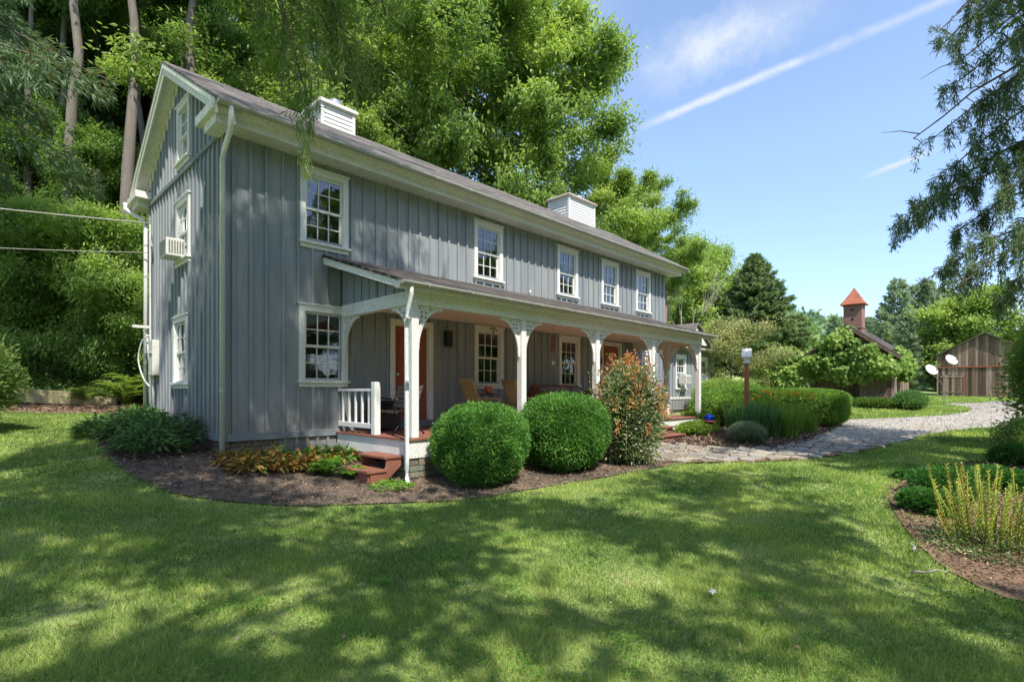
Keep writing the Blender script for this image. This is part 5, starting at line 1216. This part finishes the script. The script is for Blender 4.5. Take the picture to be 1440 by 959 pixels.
# overhead spruces that shade lawn and wall (trunks beside / behind the camera)
M['f_near']=M['f_spruce']
def bough_tree(seed,label,base,h,specs,mat,per=240,needle=.16,nw=.022,r0=.3,hang=1.0,bark='bark',strands=()):
    """trunk off to the side with long pendulous boughs given as (end x,y,z, start z)"""
    rng=np.random.default_rng(seed); rr=random.Random(seed); t=thing('overhanging_spruce',label,'tree',world=True,loc=(base[0],base[1],gz(*base)))
    mb=MB(); z0=gz(*base); mb.tube([(base[0],base[1],z0-.2+h*k/8) for k in range(9)],[r0*(1-.9*k/8) for k in range(9)],12); mb.build('trunk',M[bark],t,smooth=True)
    mb=MB();P=[];D=[];T=[]
    for (ex,ey,ez,sz,dens) in specs:
        A=Vector((base[0],base[1],sz)); B=Vector((ex,ey,ez)); L=(B-A).length; m=12; pts=[]
        ax=(B-A); hz=Vector((ax.x,ax.y,0)).normalized(); sd=Vector((-hz.y,hz.x,0)); bend=rr.uniform(-.05,.05)*L
        for j in range(m+1):
            u=j/m; p=A.lerp(B,u)+Vector((0,0,1))*(.10*L*math.sin(PI*u)-.02*L*math.sin(2*PI*u))+sd*(bend*math.sin(PI*u))+Vector((rr.uniform(-1,1),rr.uniform(-1,1),rr.uniform(-1,1)))*.03; pts.append(p)
        mb.tube(pts,[.045*(L/5)*(1-.88*j/m)+.004 for j in range(m+1)],6,caps=False)
        # secondary twigs along the outer 75 %, each with hanging tassels of needles
        ns=int(26*L/5)
        if dens==0:
            for q in range(16):
                u=.45+.55*rr.random(); f=u*m;i=min(int(f),m-1); p=pts[i].lerp(pts[i+1],f-i); e=p+Vector((rr.uniform(-.4,.4),rr.uniform(-.4,.4),rr.uniform(-.3,.3)))+hz*.2; mb.tube([p,p.lerp(e,.5)+Vector((0,0,.04)),e],[.010,.007,.003],4,caps=False)
            ns=0
        for q in range(ns):
            u=.18+.82*(q+rr.random())/ns; f=u*m;i=min(int(f),m-1); p=pts[i].lerp(pts[i+1],f-i); s=rr.choice((-1,1)); l2=rr.uniform(.35,.95)*(1.15-u*.6)*min(1,L/4)
            e=p+sd*(s*l2*.8)+hz*(l2*rr.uniform(.1,.7))+Vector((0,0,rr.uniform(-.25,.1)*l2)); mid=p.lerp(e,.5)+Vector((0,0,.06))
            tw=[p,mid,e]; mb.tube(tw,[.010,.007,.004],4,caps=False)
            nt_=int(7*dens)
            for w in range(nt_):
                v=rr.random(); c=p.lerp(e,v); hl_=hang*rr.uniform(.12,.6)*(.6+.4*l2); n=int(per/10*hl_/.5)+3
                zz=-hl_*rng.random(n); o=np.stack([c.x+rng.normal(0,.025,n),c.y+rng.normal(0,.025,n),c.z+zz],1); P.append(o); dd=rng.normal(0,.55,(n,3)); dd[:,2]-=.9; D.append(dd); T.append(np.clip(rng.random(n)*.8+rng.random()*.25,0,1))
            n=int(per/6); v=rng.random((n,1)); o=np.array(p)*(1-v)+np.array(e)*v+rng.normal(0,.03,(n,3)); P.append(o); dd=np.array(e-p)[None,:]/l2+rng.normal(0,.55,(n,3)); D.append(dd); T.append(np.clip(.3+rng.random(n)*.6,0,1))
    for (x,y,za,zb,w) in strands:
        pts=[(x+.02*math.sin(k*1.3),y+.02*math.cos(k*.9),za+(zb-za)*k/10) for k in range(11)]; mb.tube(pts,[.006-.0004*k for k in range(11)],4,caps=False)
        n=int(120*(za-zb)*w); v=rng.random((n,1))**.6; o=np.array([[x,y,za]])+v*np.array([[0,0,zb-za]])+rng.normal(0,.022*w,(n,3)); P.append(o); dd=rng.normal(0,.35,(n,3)); dd[:,2]-=1; D.append(dd); T.append(.35+.6*rng.random(n))
    mb.build('boughs',M[bark],t,smooth=True)
    P=np.concatenate(P);D=np.concatenate(D);T=np.concatenate(T);m=len(P)
    leaves('needles',P,D,rng.normal(0,1,(m,3)),rng.uniform(.6,1.3,m)*needle,rng.uniform(.7,1.3,m)*nw,mat,t,T); return t
# right: boughs reaching into the sky area (targets given by depth along the view)
def tip(px,py,d): x,y=at_depth(px,d); return (x,y,CAMZ+(HY-py)/FPX*d)
rb=[]
for (px,py,d,sz,dn) in [(1262,318,9.6,5.4,1.3),(1300,395,9.0,4.6,1.2),(1310,75,9.4,9.0,.5),(1318,190,9.3,7.4,.5),(1290,290,10.2,6.1,1.3),(1345,60,8.8,8.6,.9),(1350,400,8.2,4.6,1.3),(1330,240,9.2,6.9,1.2),(1375,150,8.8,7.6,1.1),(1340,330,10.0,5.6,1.3),(1400,280,8.4,6.0,1.2),(1405,420,8.4,4.4,1.2),(1420,60,8.4,8.4,1.0),(1370,0,9.2,9.4,.9),(1330,130,9.6,8.2,.8)]:
    e=tip(px,py,d); rb.append((e[0],e[1],e[2],sz,dn))
for (px,py,d,sz) in [(1283,196,9.0,7.2),(1320,43,9.0,9.2),(1342,92,8.6,8.3),(1345,20,8.4,9.6)]:
    e=tip(px,py,d); rb.append((e[0],e[1],e[2],sz,0))
for a in range(14):
    an=a*2.4+.4; r=rr.uniform(2.5,4.5); zz=6+a*.75
    ex,ey=12.6+r*math.cos(an),-3.2+r*math.sin(an)*.9
    rb.append((ex,ey,zz-.6,zz,1.0))
bough_tree(220,'old spruce leaning in from the right with long drooping sparse boughs',(12.6,-3.2),14,rb,M['f_spruce'],per=430,needle=.115,nw=.016)
# left / overhead: mass above the camera and strands in front of the first chimney
lb=[]
for (px,py,d,sz,dn) in [(430,120,6.6,9.2,1.0),(465,60,7.2,9.6,1.6),(500,95,7.6,9.4,1.6),(400,35,7.0,9.4,1.5),(540,20,7.6,9.9,1.3),(350,10,7.0,9.4,1.2)]:
    e=tip(px,py,d); lb.append((e[0],e[1],e[2],sz,dn))
for (ex,ey,ez,sz) in [(3.6,4.2,10.2,11),(5.2,5.2,11.5,12),(1.5,7.0,10.5,12),(4.5,7.0,12.0,13),(2.4,2.4,12.5,13),(5.8,3.4,13.0,14),(0,7.5,12,12.5),(6.2,5.6,14.0,14),(3.4,5.6,13,14),(-4,6,11,12),(1,3.2,11,12),(2.5,8.0,13.2,14)]:
    lb.append((ex,ey,ez,sz,.9))
for k in range(16):
    lb.append((.6+4.2*rr.random(),2.3+2.4*rr.random(),11+3*rr.random(),12.2+2.2*rr.random(),.9))
ST=[]
for (px,ya,yb,d,w) in [(430,30,245,6.5,1.5),(437,40,200,6.6,.8),(420,60,190,6.7,.6),(447,50,160,6.8,.7),(398,20,150,7.0,.5),(465,10,130,7.1,.9),(500,5,140,7.3,.9),(480,0,110,7.0,.8)]:
    x,y=at_depth(px,d); ST.append((x,y,CAMZ+(HY-ya)/FPX*d,CAMZ+(HY-yb)/FPX*d,w))
bough_tree(221,'spruce overhead at the left whose pale green strands hang before the first chimney',(-2.6,2.2),16,lb,M['f_strand'],per=150,needle=.13,nw=.014,hang=1.3,strands=ST)

# hanging strand close to the first upper window
# shade trees behind the camera (cast the dappled light on the lawn)
shA=tree_proto(230,15,4.6,.45,9500,.26,.17,M['f_maple'],M['bark'],'broad shade tree standing behind the viewpoint',cl=.8,nlimb=20,group='shade trees around the lawn')
put(shA,-2.8,-2.6,.5)
for i,(x,y) in enumerate([(-18,-17),(-10,-19),(-2,-18),(7,-19),(15,-20),(23,-18),(31,-20),(39,-19),(48,-21),(57,-20),(66,-24)]):
    o=copy_tree(woodC); o['label']='leafy low tree in the hedgerow behind the viewpoint'; o['group']='hedgerow trees behind the viewpoint'; put(o,x,y,i*1.3,(1.25,1.25,.8))
shB=tree_proto(231,14,4.4,.5,5600,.26,.17,M['f_maple'],M['bark'],'open-crowned shade tree standing behind and right of the viewpoint',cl=.52,nlimb=15,group='shade trees around the lawn')
put(shB,3.0,-6.6,2.1)
for i,(x,y) in enumerate([(-14,-24),(-4,-27),(6,-24),(15,-29),(24,-25),(34,-28),(45,-25),(58,-30),(-24,-18),(-26,-4)]):
    o=copy_tree(woodA); o['label']='tall tree along the far side of the lawn, behind the viewpoint'; o['group']='trees along the far side of the lawn'; put(o,x,y,i*1.9,(1.4,1.4,.9))
mp=tree_proto(233,11.5,3.7,.40,16000,.17,.14,M['f_maple'],M['bark'],'green maple crown in the top right corner beside the leaning spruce',cl=.6,nlimb=20); put(mp,13.9,-2.7,1.0)
# ---- right background
spb=spruce_proto(240,15,6.6,240,M['f_farsp'],'large dense dark spruce beyond the garden, right of the dead tree',needle=.42,nw=.11,per=300,hang=.35,zlo=.02,taper=1.0); x,y=at_depth(1062,52); put(spb,x,y,0,1)
spb.scale=(1,1,(1.6+(550-357)/741*52-gz(x,y))/15)
g2=tree_proto(241,11,4.2,.12,42000,.3,.17,M['f_walnut'],M['bark'],'rounded green tree between the roof end and the spruce',cl=1.1,nlimb=26); x,y=at_depth(968,58); put(g2,x,y,0,(1.0,1.0,1.12))
o=copy_tree(g2); o['label']='green tree partly hidden behind the left side of the big spruce'; x,y=at_depth(1000,70); put(o,x,y,1.3,(1.0,1.0,1.25))
o=copy_tree(g2); o['label']='rounded green tree behind the wing roof'; x,y=at_depth(955,50); put(o,x,y,2.4,(.95,.95,.85))
# dead tree
mb=MB(); rr=random.Random(12); t=thing('dead_tree','bare grey dead tree with thin leaning stems behind the wing','tree')
def grow(p,d,l,r,n):
    q=p+d*l; m=p.lerp(q,.5)+Vector((rr.uniform(-.05,.05)*l,rr.uniform(-.05,.05)*l,0)); mb.tube([p,m,q],[r,r*.8,r*.6],5,caps=False)
    if n>0:
        for k in range(3): grow(m.lerp(q,rr.random()),(d+Vector((rr.uniform(-.6,.6),rr.uniform(-.6,.6),rr.uniform(-.1,.5)))).normalized(),l*rr.uniform(.45,.7),r*.5,n-1)
for a in (-.25,.05,.3): grow(Vector((a*2,0,0)),Vector((a,rr.uniform(-.2,.2),1)).normalized(),5.6,.07,3)
mb.build('bare_branches',M['deadwood'],t); x,y=at_depth(962,34); put(t,x,y,.8,.92)
t=tree_proto(245,4.3,1.9,.22,20000,.10,.05,M['f_varieg'],M['palebark'],'small variegated cream and green dogwood behind the birdhouse',cl=.42,nlimb=26,r0=.06,name='dogwood'); x,y=at_depth(1030,24); put(t,x,y,0,(1.1,1.1,.84))
# pines behind the barn
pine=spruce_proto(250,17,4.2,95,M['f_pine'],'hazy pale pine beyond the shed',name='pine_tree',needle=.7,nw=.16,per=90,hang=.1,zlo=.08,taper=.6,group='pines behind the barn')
PN=[(1173,115,.78,'small dark spire of a pine seen above the vine, left of the cupola'),(1243,92,.78,'pale pine just right of the cupola'),(1262,80,.95,'tallest hazy pine between the cupola and the barn'),(1286,82,.92,None),(1305,85,1.0,None),(1330,90,1.0,None),(1222,100,.7,None),(1355,88,.95,None),(1275,70,.6,None),(1300,74,.62,None),(1380,95,1.0,None),(1400,90,1.0,None),(1245,78,.55,None)]
for i,(px,d,s,lab) in enumerate(PN):
    o=pine if i==0 else copy_tree(pine); x,y=at_depth(px,d); put(o,x,y,i*1.3,(s*.9,s*.9,s))
    o['label']=lab or 'hazy pale pine in the row behind the barn'
bt=copy_tree(g2); bt['label']='broad green tree behind the barn roof'; x,y=at_depth(1375,68); put(bt,x,y,.7,(1.5,1.5,1.15))
bt=copy_tree(g2); bt['label']='green tree behind the left eave of the barn'; x,y=at_depth(1320,74); put(bt,x,y,2.7,(1.0,1.0,.8))
# far forest on the hills: one mass
def forest(name,n,xr,yr,mat,sz,leafn,label,seed,cond=None):
    rng=np.random.default_rng(seed); x=rng.uniform(*xr,n);y=rng.uniform(*yr,n)
    if cond is not None: k=cond(x,y);x=x[k];y=y[k]
    n=len(x);z=GZ(x,y);R=rng.uniform(.7,1.25,n)*sz
    ci=np.repeat(np.arange(n),leafn);m=len(ci);v=unit(rng.normal(0,1,(m,3)));v[:,2]=np.abs(v[:,2])*1.0
    P=np.stack([x,y,z],1)[ci]+v*(R[ci]*(.75+.3*rng.random(m)))[:,None]*np.array([1,1,1.5]); P[:,2]+=R[ci]*.55
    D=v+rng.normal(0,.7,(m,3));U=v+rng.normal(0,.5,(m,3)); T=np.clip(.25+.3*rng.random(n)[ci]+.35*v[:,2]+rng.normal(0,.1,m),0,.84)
    s=R[ci]*.42
    tag(leaves(name,P,D,U,s,s*.62,mat,None,T),label,'woods',kind='stuff')
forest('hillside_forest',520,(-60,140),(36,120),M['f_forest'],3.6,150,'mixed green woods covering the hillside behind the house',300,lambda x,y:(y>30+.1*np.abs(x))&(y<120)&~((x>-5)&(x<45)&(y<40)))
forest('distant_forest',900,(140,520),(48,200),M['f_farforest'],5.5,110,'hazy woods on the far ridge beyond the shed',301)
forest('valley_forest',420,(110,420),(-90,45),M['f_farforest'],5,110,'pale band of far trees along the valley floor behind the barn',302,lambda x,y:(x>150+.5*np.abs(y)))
forest('field_edge_shrubs',90,(52,75),(14,34),M['f_forest'],2.4,220,'green thicket at the field edge below the big spruce',303)

# ------------------------------------------------------------------ vine-covered shed with cupola
SX0,SX1,SY0,SY1=28.8,33.8,4.2,7.5; SG=gz(29,5.5)-.05; SE=SG+2.55; SYm=(SY0+SY1)/2; SP=4.65
shed=thing('garden_shed','small dark board shed smothered in broad-leaved vine, with a red-roofed cupola','shed',(SX0,SYm,SG),world=True)
mb=MB(); yy=SY0
def stop(y): return SP-abs(y-SYm)*(SP-SE)/(SYm-SY0)
while yy<SY1-.01:
    w=min(random.uniform(.16,.24),SY1-yy); mb.prism([(yy+.004,SG),(yy+w-.004,SG),(yy+w-.004,stop(yy+w)-.03),(yy+.004,stop(yy)-.03)],'x',SX0-random.uniform(0,.02),SX0+.04); mb.prism([(yy+.004,SG),(yy+w-.004,SG),(yy+w-.004,stop(yy+w)-.03),(yy+.004,stop(yy)-.03)],'x',SX1-.04,SX1); yy+=w
xx=SX0+.04
while xx<SX1-.04:
    w=min(random.uniform(.18,.26),SX1-.04-xx); mb.box(xx,xx+w-.006,SY0-random.uniform(0,.015),SY0+.035,SG,SE-.02); mb.box(xx,xx+w-.006,SY1-.035,SY1,SG,SE-.02); xx+=w
mb.build('shed_wall',M['barn'],shed)
mb=MB()
for s in (-1,1):
    ye=SYm+s*2.05; ze=SP-2.05*(SP-SE)/(SYm-SY0)
    mb.prism([(SYm,SP),(ye,ze),(ye,ze+.05),(SYm,SP+.055)],'x',SX0-.45,SX1+.4)
mb.build('shed_roof',M['porchroof'],shed)
mb=MB()
for s in (-1,1):
    ye=SYm+s*2.05; ze=SP-2.05*(SP-SE)/(SYm-SY0); mb.prism([(SYm,SP-.001),(ye,ze-.001),(ye,ze-.14),(SYm,SP-.14)],'x',SX0-.45,SX0-.41)
mb.build('barge_board',M['barn'],shed)
mb=MB(); cx0,cx1,cy0,cy1=29.55,30.3,SYm-.38,SYm+.37; z=4.25
while z<5.74: mb.box(cx0-random.uniform(0,.008),cx1,cy0,cy1+random.uniform(0,.006),z,z+.118); z+=.124
cu_=mb.build('cupola',M['cupola'],shed)
mb=MB(); c=((cx0+cx1)/2,(cy0+cy1)/2); e=.52
mb.add([(c[0]-e,c[1]-e,5.76),(c[0]+e,c[1]-e,5.76),(c[0]+e,c[1]+e,5.76),(c[0]-e,c[1]+e,5.76),(c[0]-e*.66,c[1]-e*.66,6.02),(c[0]+e*.66,c[1]-e*.66,6.02),(c[0]+e*.66,c[1]+e*.66,6.02),(c[0]-e*.66,c[1]+e*.66,6.02),(c[0],c[1],6.62)],[(0,3,2,1),(0,1,5,4),(1,2,6,5),(2,3,7,6),(3,0,4,7),(4,5,8),(5,6,8),(6,7,8),(7,4,8)])
mb.build('cupola_roof',M['copper'],cu_)
mb=MB(); mb.box(cx0-.03,cx1+.03,cy0-.03,cy1+.03,4.62,4.68); 
for a in (cy0+.22,cy0+.5): pass
mb.build('cupola_band',M['barn'],cu_)
mb=MB()
for zz in (5.0,5.45): mb.box(cx0-.013,cx0-.009,SYm-.05,SYm+.05,zz,zz+.1)
mb.build('cupola_opening',M['black'],cu_)
mb=MB(); mb.box(SX0-.55,SX0-.1,SY0+.3,SY1-.2,SG+.25,SG+.32)
for y in (SY0+.4,SYm,SY1-.3): mb.box(SX0-.5,SX0-.42,y-.04,y+.04,SG-.1,SG+.25)
tag(mb.build('log_bench',M['greywood']),'weathered plank bench along the front of the vine-covered shed','bench')
# vine
def vine():
    rng=np.random.default_rng(77); t=thing('climbing_vine','broad-leaved green vine draped over the front and roof of the shed','vine',(SX0,SYm,SG),world=True)
    mounds=[]
    for k in range(75):
        y=rng.uniform(SY0-.1,SY1+2.2); s=(y-SY0)/(SY1-SY0)
        zt=min(SP-.35,stop(min(max(y,SY0),SY1))-(.42 if y<SYm-.2 else .08)) if y<SY1 else SE+.5-.25*(y-SY1)
        z=SG+1.35+(zt-SG-1.35)*rng.random()**.7 if s<1 else SG+.3+(zt-SG-.3)*rng.random()
        if s<.3 : z=max(z,SG+1.7)
        mounds.append((SX0-.35-rng.random()*.55,y,z,rng.uniform(.16,.44)))
    for k in range(12): mounds.append((SX0+rng.uniform(-.3,.7),rng.uniform(SYm-.1,SY1),0,0)); x,y,_,_=mounds[-1]; mounds[-1]=(x,y,stop(y)-.1,.26)
    for k in range(10): mounds.append((SX0+rng.uniform(0,2.2),SY0-.25,SG+rng.uniform(1.6,2.6),.36))
    mounds=np.array(mounds); per=150; ci=np.repeat(np.arange(len(mounds)),per); m=len(ci)
    v=unit(rng.normal(0,1,(m,3))); P=mounds[ci,:3]+v*(mounds[ci,3]*(.6+.5*rng.random(m)))[:,None]*np.array([.8,1,1])
    P[:,2]=np.maximum(P[:,2],SG+.05)
    D=rng.normal(0,.5,(m,3));D[:,2]-=.9; U=np.tile([-.8,-.25,.6],(m,1))+rng.normal(0,.35,(m,3))
    leaves('vine_leaves',P,D,U,rng.uniform(.6,1.2,m)*.20,rng.uniform(.7,1.1,m)*.20,M['f_vine'],t,np.clip(.35+.3*rng.random(len(mounds))[ci]+rng.normal(0,.18,m),0,1),.12)
    mb=MB(); r2=random.Random(5)
    for k in range(26):
        y=r2.uniform(SY0+.2,SY1+1.6); pts=[(SX0-.25,y,SG)]
        for j in range(6): q=pts[-1]; pts.append((SX0-.12-r2.random()*.35,q[1]+r2.uniform(-.3,.3),q[2]+.38))
        mb.tube(pts,[.03,.026,.022,.018,.014,.01,.006],5)
    mb.build('vine_stems',M['bark'],t)
vine()
t=bush_proto(180,.9,.55,.75,9000,.10,.03,M['f_iris'],'low dark green plant at the right front corner of the vine-covered shed','corner_plant',cat='plant',loose=.1,lump=.15,updir=.8); put(t,SX0-.3,SY0-.7)
t=bush_proto(181,1.6,.45,.4,7000,.10,.05,M['f_maple'],'low greenery at the foot of the shed bench','edging_plant',cat='plant',loose=.12,lump=.2); put(t,SX0-.8,SY0+.9,R_(90))
# ------------------------------------------------------------------ barn
BX,BYa,BYb=61.7,-1.5,5.6; BG=gz(61.7,3)-.1; BE=4.85; BP=6.65; BM=2.35
barn=thing('barn','weathered brown vertical-board barn with a gable front beyond the drive','barn',(BX,BM,BG),world=True)
def btop(y): return BP-abs(y-BM)*(BP-BE)/(BYb-BM)
mb=MB(); yy=BYa
while yy<BYb-.01:
    w=min(random.uniform(.18,.28),BYb-yy); o=random.uniform(0,.03); 
    lo=BG+random.uniform(0,.12)
    mb.prism([(yy+.006,lo),(yy+w-.006,lo),(yy+w-.006,3.78),(yy+.006,3.78)],'x',BX-o,BX+.04)
    mb.prism([(yy+.006,3.80),(yy+w-.006,3.80),(yy+w-.006,btop(yy+w)-.03),(yy+.006,btop(yy)-.03)],'x',BX-.05-o,BX+.04); yy+=w
for y in (BYa,BYb-.04):
    xx=BX+.04
    while xx<BX+11: mb.box(xx,xx+.235,y,y+.04,BG,BE-.03); xx+=.24
mb.box(BX+.4,BX+.45,BYa+.1,BYb-.1,BG,BE,.0)
mb.build('barn_wall',M['barn'],barn)
mb=MB(); mb.box(BX-.10,BX-.052,BYa,BYb,3.70,3.79); mb.bar((BX-.09,BYb-1.9,BG+.1),(BX-.09,BYb-1.9,3.0),.08,.05); mb.build('girt',M['cedar'],barn)
mb=MB()
for s in (-1,1):
    ye=BM+s*(BYb-BM+.3); ze=btop(BM+abs(ye-BM)); mb.prism([(BM,BP),(ye,ze),(ye,ze+.06),(BM,BP+.065)],'x',BX-.35,BX+11)
mb.build('barn_roof',M['roof'],barn)
mb=MB(); yy=BYb-1.85
while yy<BYb-.25: mb.box(BX-.075,BX-.034,yy,yy+.19,BG+.15,3.05); yy+=.2
mb.bar((BX-.09,BYb-1.85,2.9),(BX-.09,BYb-.25,2.9),.03,.10); mb.bar((BX-.09,BYb-1.85,1.5),(BX-.09,BYb-.25,1.5),.03,.10); mb.build('barn_door',M['barn'],barn)
# satellite dishes
def dish(px,py,d,label,mast):
    x,y=at_depth(px,d); z=CAMZ+(HY-py)/FPX*d; t=thing('satellite_dish',label,'satellite dish',(x,y,z),group='satellite dishes by the barn')
    mb=MB(); R=.40; prof=[(R*k/6,.10*(k/6)**2) for k in range(7)]; vs=[]; 
    mb.lathe([(.001,0)]+prof[1:]+[(R*1.0,.115)]+[(p[0],p[1]+.012) for p in prof[:0:-1]]+[(.001,.012)],(0,0,0),24)
    o=mb.build('dish_bowl',M['white'],t,smooth=True); o.rotation_euler=(0,R_(-52),R_(38)); o.scale=(1,.8,1)
    m=MB(); m.tube([(0,0,-.28),(-.22,-.16,-.1),(-.42,-.32,.02)],.014,6); m.lathe([(.035,-.03),(.035,.05)],(-.42,-.32,.03),8); m.build('feed_arm',M['vent'],t)
    m=MB(); m.tube([(0,0,0),(.12,.02,-.08),(mast[0]-x,mast[1]-y,mast[2]-z),(mast[0]-x,mast[1]-y,gz(mast[0],mast[1])-z)],.022,6); m.build('mast',M['vent'],t)
mx_,my_=at_depth(1326,33)
dish(1309,521,32.5,'lower left white satellite dish in front of the barn corner',(mx_,my_,2.0)); dish(1337,507,33,'upper right white satellite dish in front of the barn',(mx_+.15,my_-.05,2.2))

# ------------------------------------------------------------------ sky, sun, camera
w=bpy.data.worlds.new('World'); SC.world=w; w.use_nodes=True; nt=w.node_tree; nt.nodes.clear()
out=nt.nodes.new('ShaderNodeOutputWorld'); bg=nt.nodes.new('ShaderNodeBackground'); bg.inputs['Strength'].default_value=.15
sky=nt.nodes.new('ShaderNodeTexSky'); sky.sky_type='NISHITA'; sky.sun_disc=False; sky.sun_elevation=SUN_EL
sky.sun_rotation=PI/2-SUN_AZ; sky.air_density=1.0; sky.dust_density=.6; sky.ozone_density=1.6; sky.altitude=200
tc=nt.nodes.new('ShaderNodeTexCoord')
def pdir(px,py): 
    r=FW+(px-CX)/FPX*RT; v=Vector((r[0],r[1],(HY-py)/FPX)); return v.normalized()
def vm(op,a,b=None):
    n=nt.nodes.new('ShaderNodeVectorMath'); n.operation=op
    for i,v in enumerate((a,b)):
        if v is None: continue
        if isinstance(v,bpy.types.NodeSocket): nt.links.new(v,n.inputs[i])
        else: n.inputs[i].default_value=v
    return n
def mth(op,a,b=0.0,clamp=False):
    n=nt.nodes.new('ShaderNodeMath'); n.operation=op; n.use_clamp=clamp
    for i,v in enumerate((a,b)):
        if isinstance(v,bpy.types.NodeSocket): nt.links.new(v,n.inputs[i])
        else: n.inputs[i].default_value=v
    return n.outputs[0]
dirv=vm('NORMALIZE',tc.outputs['Generated']).outputs['Vector']
ns=N(nt,'ShaderNodeTexNoise',Scale=7.0,Detail=6.0,Roughness=.7); nt.links.new(dirv,ns.inputs['Vector'])
wp=N(nt,'ShaderNodeTexNoise',Scale=26.0,Detail=4.0,Roughness=.7); nt.links.new(dirv,wp.inputs['Vector'])
def trail(p,q,width,amp,ns_,soft=.08):
    a=pdir(*p);b=pdir(*q);n=a.cross(b).normalized();mid=(a+b).normalized();along=n.cross(mid).normalized();hl=abs(b.dot(along))
    dist=mth('ABSOLUTE',mth('ADD',vm('DOT_PRODUCT',dirv,n).outputs['Value'],mth('MULTIPLY',mth('SUBTRACT',wp.outputs['Fac'],.5),width*1.2)))
    m=mth('SUBTRACT',1.0,mth('DIVIDE',dist,width),True)
    al=mth('ABSOLUTE',vm('DOT_PRODUCT',dirv,along).outputs['Value']); e=mth('MULTIPLY',mth('SUBTRACT',hl,al),1/soft,True)
    fw=mth('GREATER_THAN',vm('DOT_PRODUCT',dirv,mid).outputs['Value'],0)
    nn=mth('MULTIPLY',mth('SUBTRACT',ns_,.28),2.6,True)
    return mth('MULTIPLY',mth('MULTIPLY',mth('MULTIPLY',m,e),mth('MULTIPLY',nn,amp)),fw)
tot=trail((870,192),(1400,-30),.009,1.4,ns.outputs['Fac']); tot=mth('ADD',tot,trail((860,120),(1200,-20),.05,1.15,ns.outputs['Fac'],.12)); tot=mth('ADD',tot,trail((1205,254),(1330,205),.006,1.3,ns.outputs['Fac'],.04)); tot=mth('ADD',tot,trail((780,35),(900,-30),.05,.5,ns.outputs['Fac'],.1),True)
# faint horizon veil
sepd=nt.nodes.new('ShaderNodeSeparateXYZ'); nt.links.new(dirv,sepd.inputs[0])
sepz=nt.nodes.new('ShaderNodeSeparateXYZ'); nt.links.new(dirv,sepz.inputs[0]); gr_=ramp(nt,sepz.outputs['Z'],[(.0,(1.35,1.45,1.75)),(.14,(1.68,1.70,1.98)),(.40,(2.25,2.15,2.1)),(1.0,(2.4,2.2,2.05))]); sk=mixc(nt,1.0,sky.outputs[0],gr_,'MULTIPLY'); cs=mixc(nt,tot,sk,(5.3,5.9,6.9)); nt.links.new(cs,bg.inputs['Color'])
nt.links.new(bg.outputs[0],out.inputs['Surface'])
sun=bpy.data.lights.new('sun','SUN'); sun.energy=7.0; sun.angle=R_(.55); sun.color=(1,.94,.83)
so=bpy.data.objects.new('sun',sun); COL.objects.link(so)
sv=Vector((math.cos(SUN_AZ)*math.cos(SUN_EL),math.sin(SUN_AZ)*math.cos(SUN_EL),math.sin(SUN_EL)))
so.rotation_euler=sv.to_track_quat('Z','Y').to_euler(); so.location=(0,-20,40)
cam=bpy.data.cameras.new('camera'); co=bpy.data.objects.new('camera',cam); COL.objects.link(co); SC.camera=co
cam.sensor_width=36; cam.lens=FPX/1440*36; cam.shift_y=(HY-479.5)/1440; cam.clip_end=5000; cam.clip_start=.05
co.location=(0,0,CAMZ); co.rotation_euler=(R_(90),0,TH-PI/2)
SC.view_settings.view_transform='Standard'; SC.view_settings.look='None'; SC.view_settings.exposure=0; SC.view_settings.gamma=1
SC.cycles.max_bounces=8; SC.cycles.diffuse_bounces=4; SC.cycles.transparent_max_bounces=8; SC.cycles.glossy_bounces=3
for o in list(COL.objects):
    if 'world_coords' in o.keys(): del o['world_coords']
print('faces', sum(len(m.polygons) for m in bpy.data.meshes))
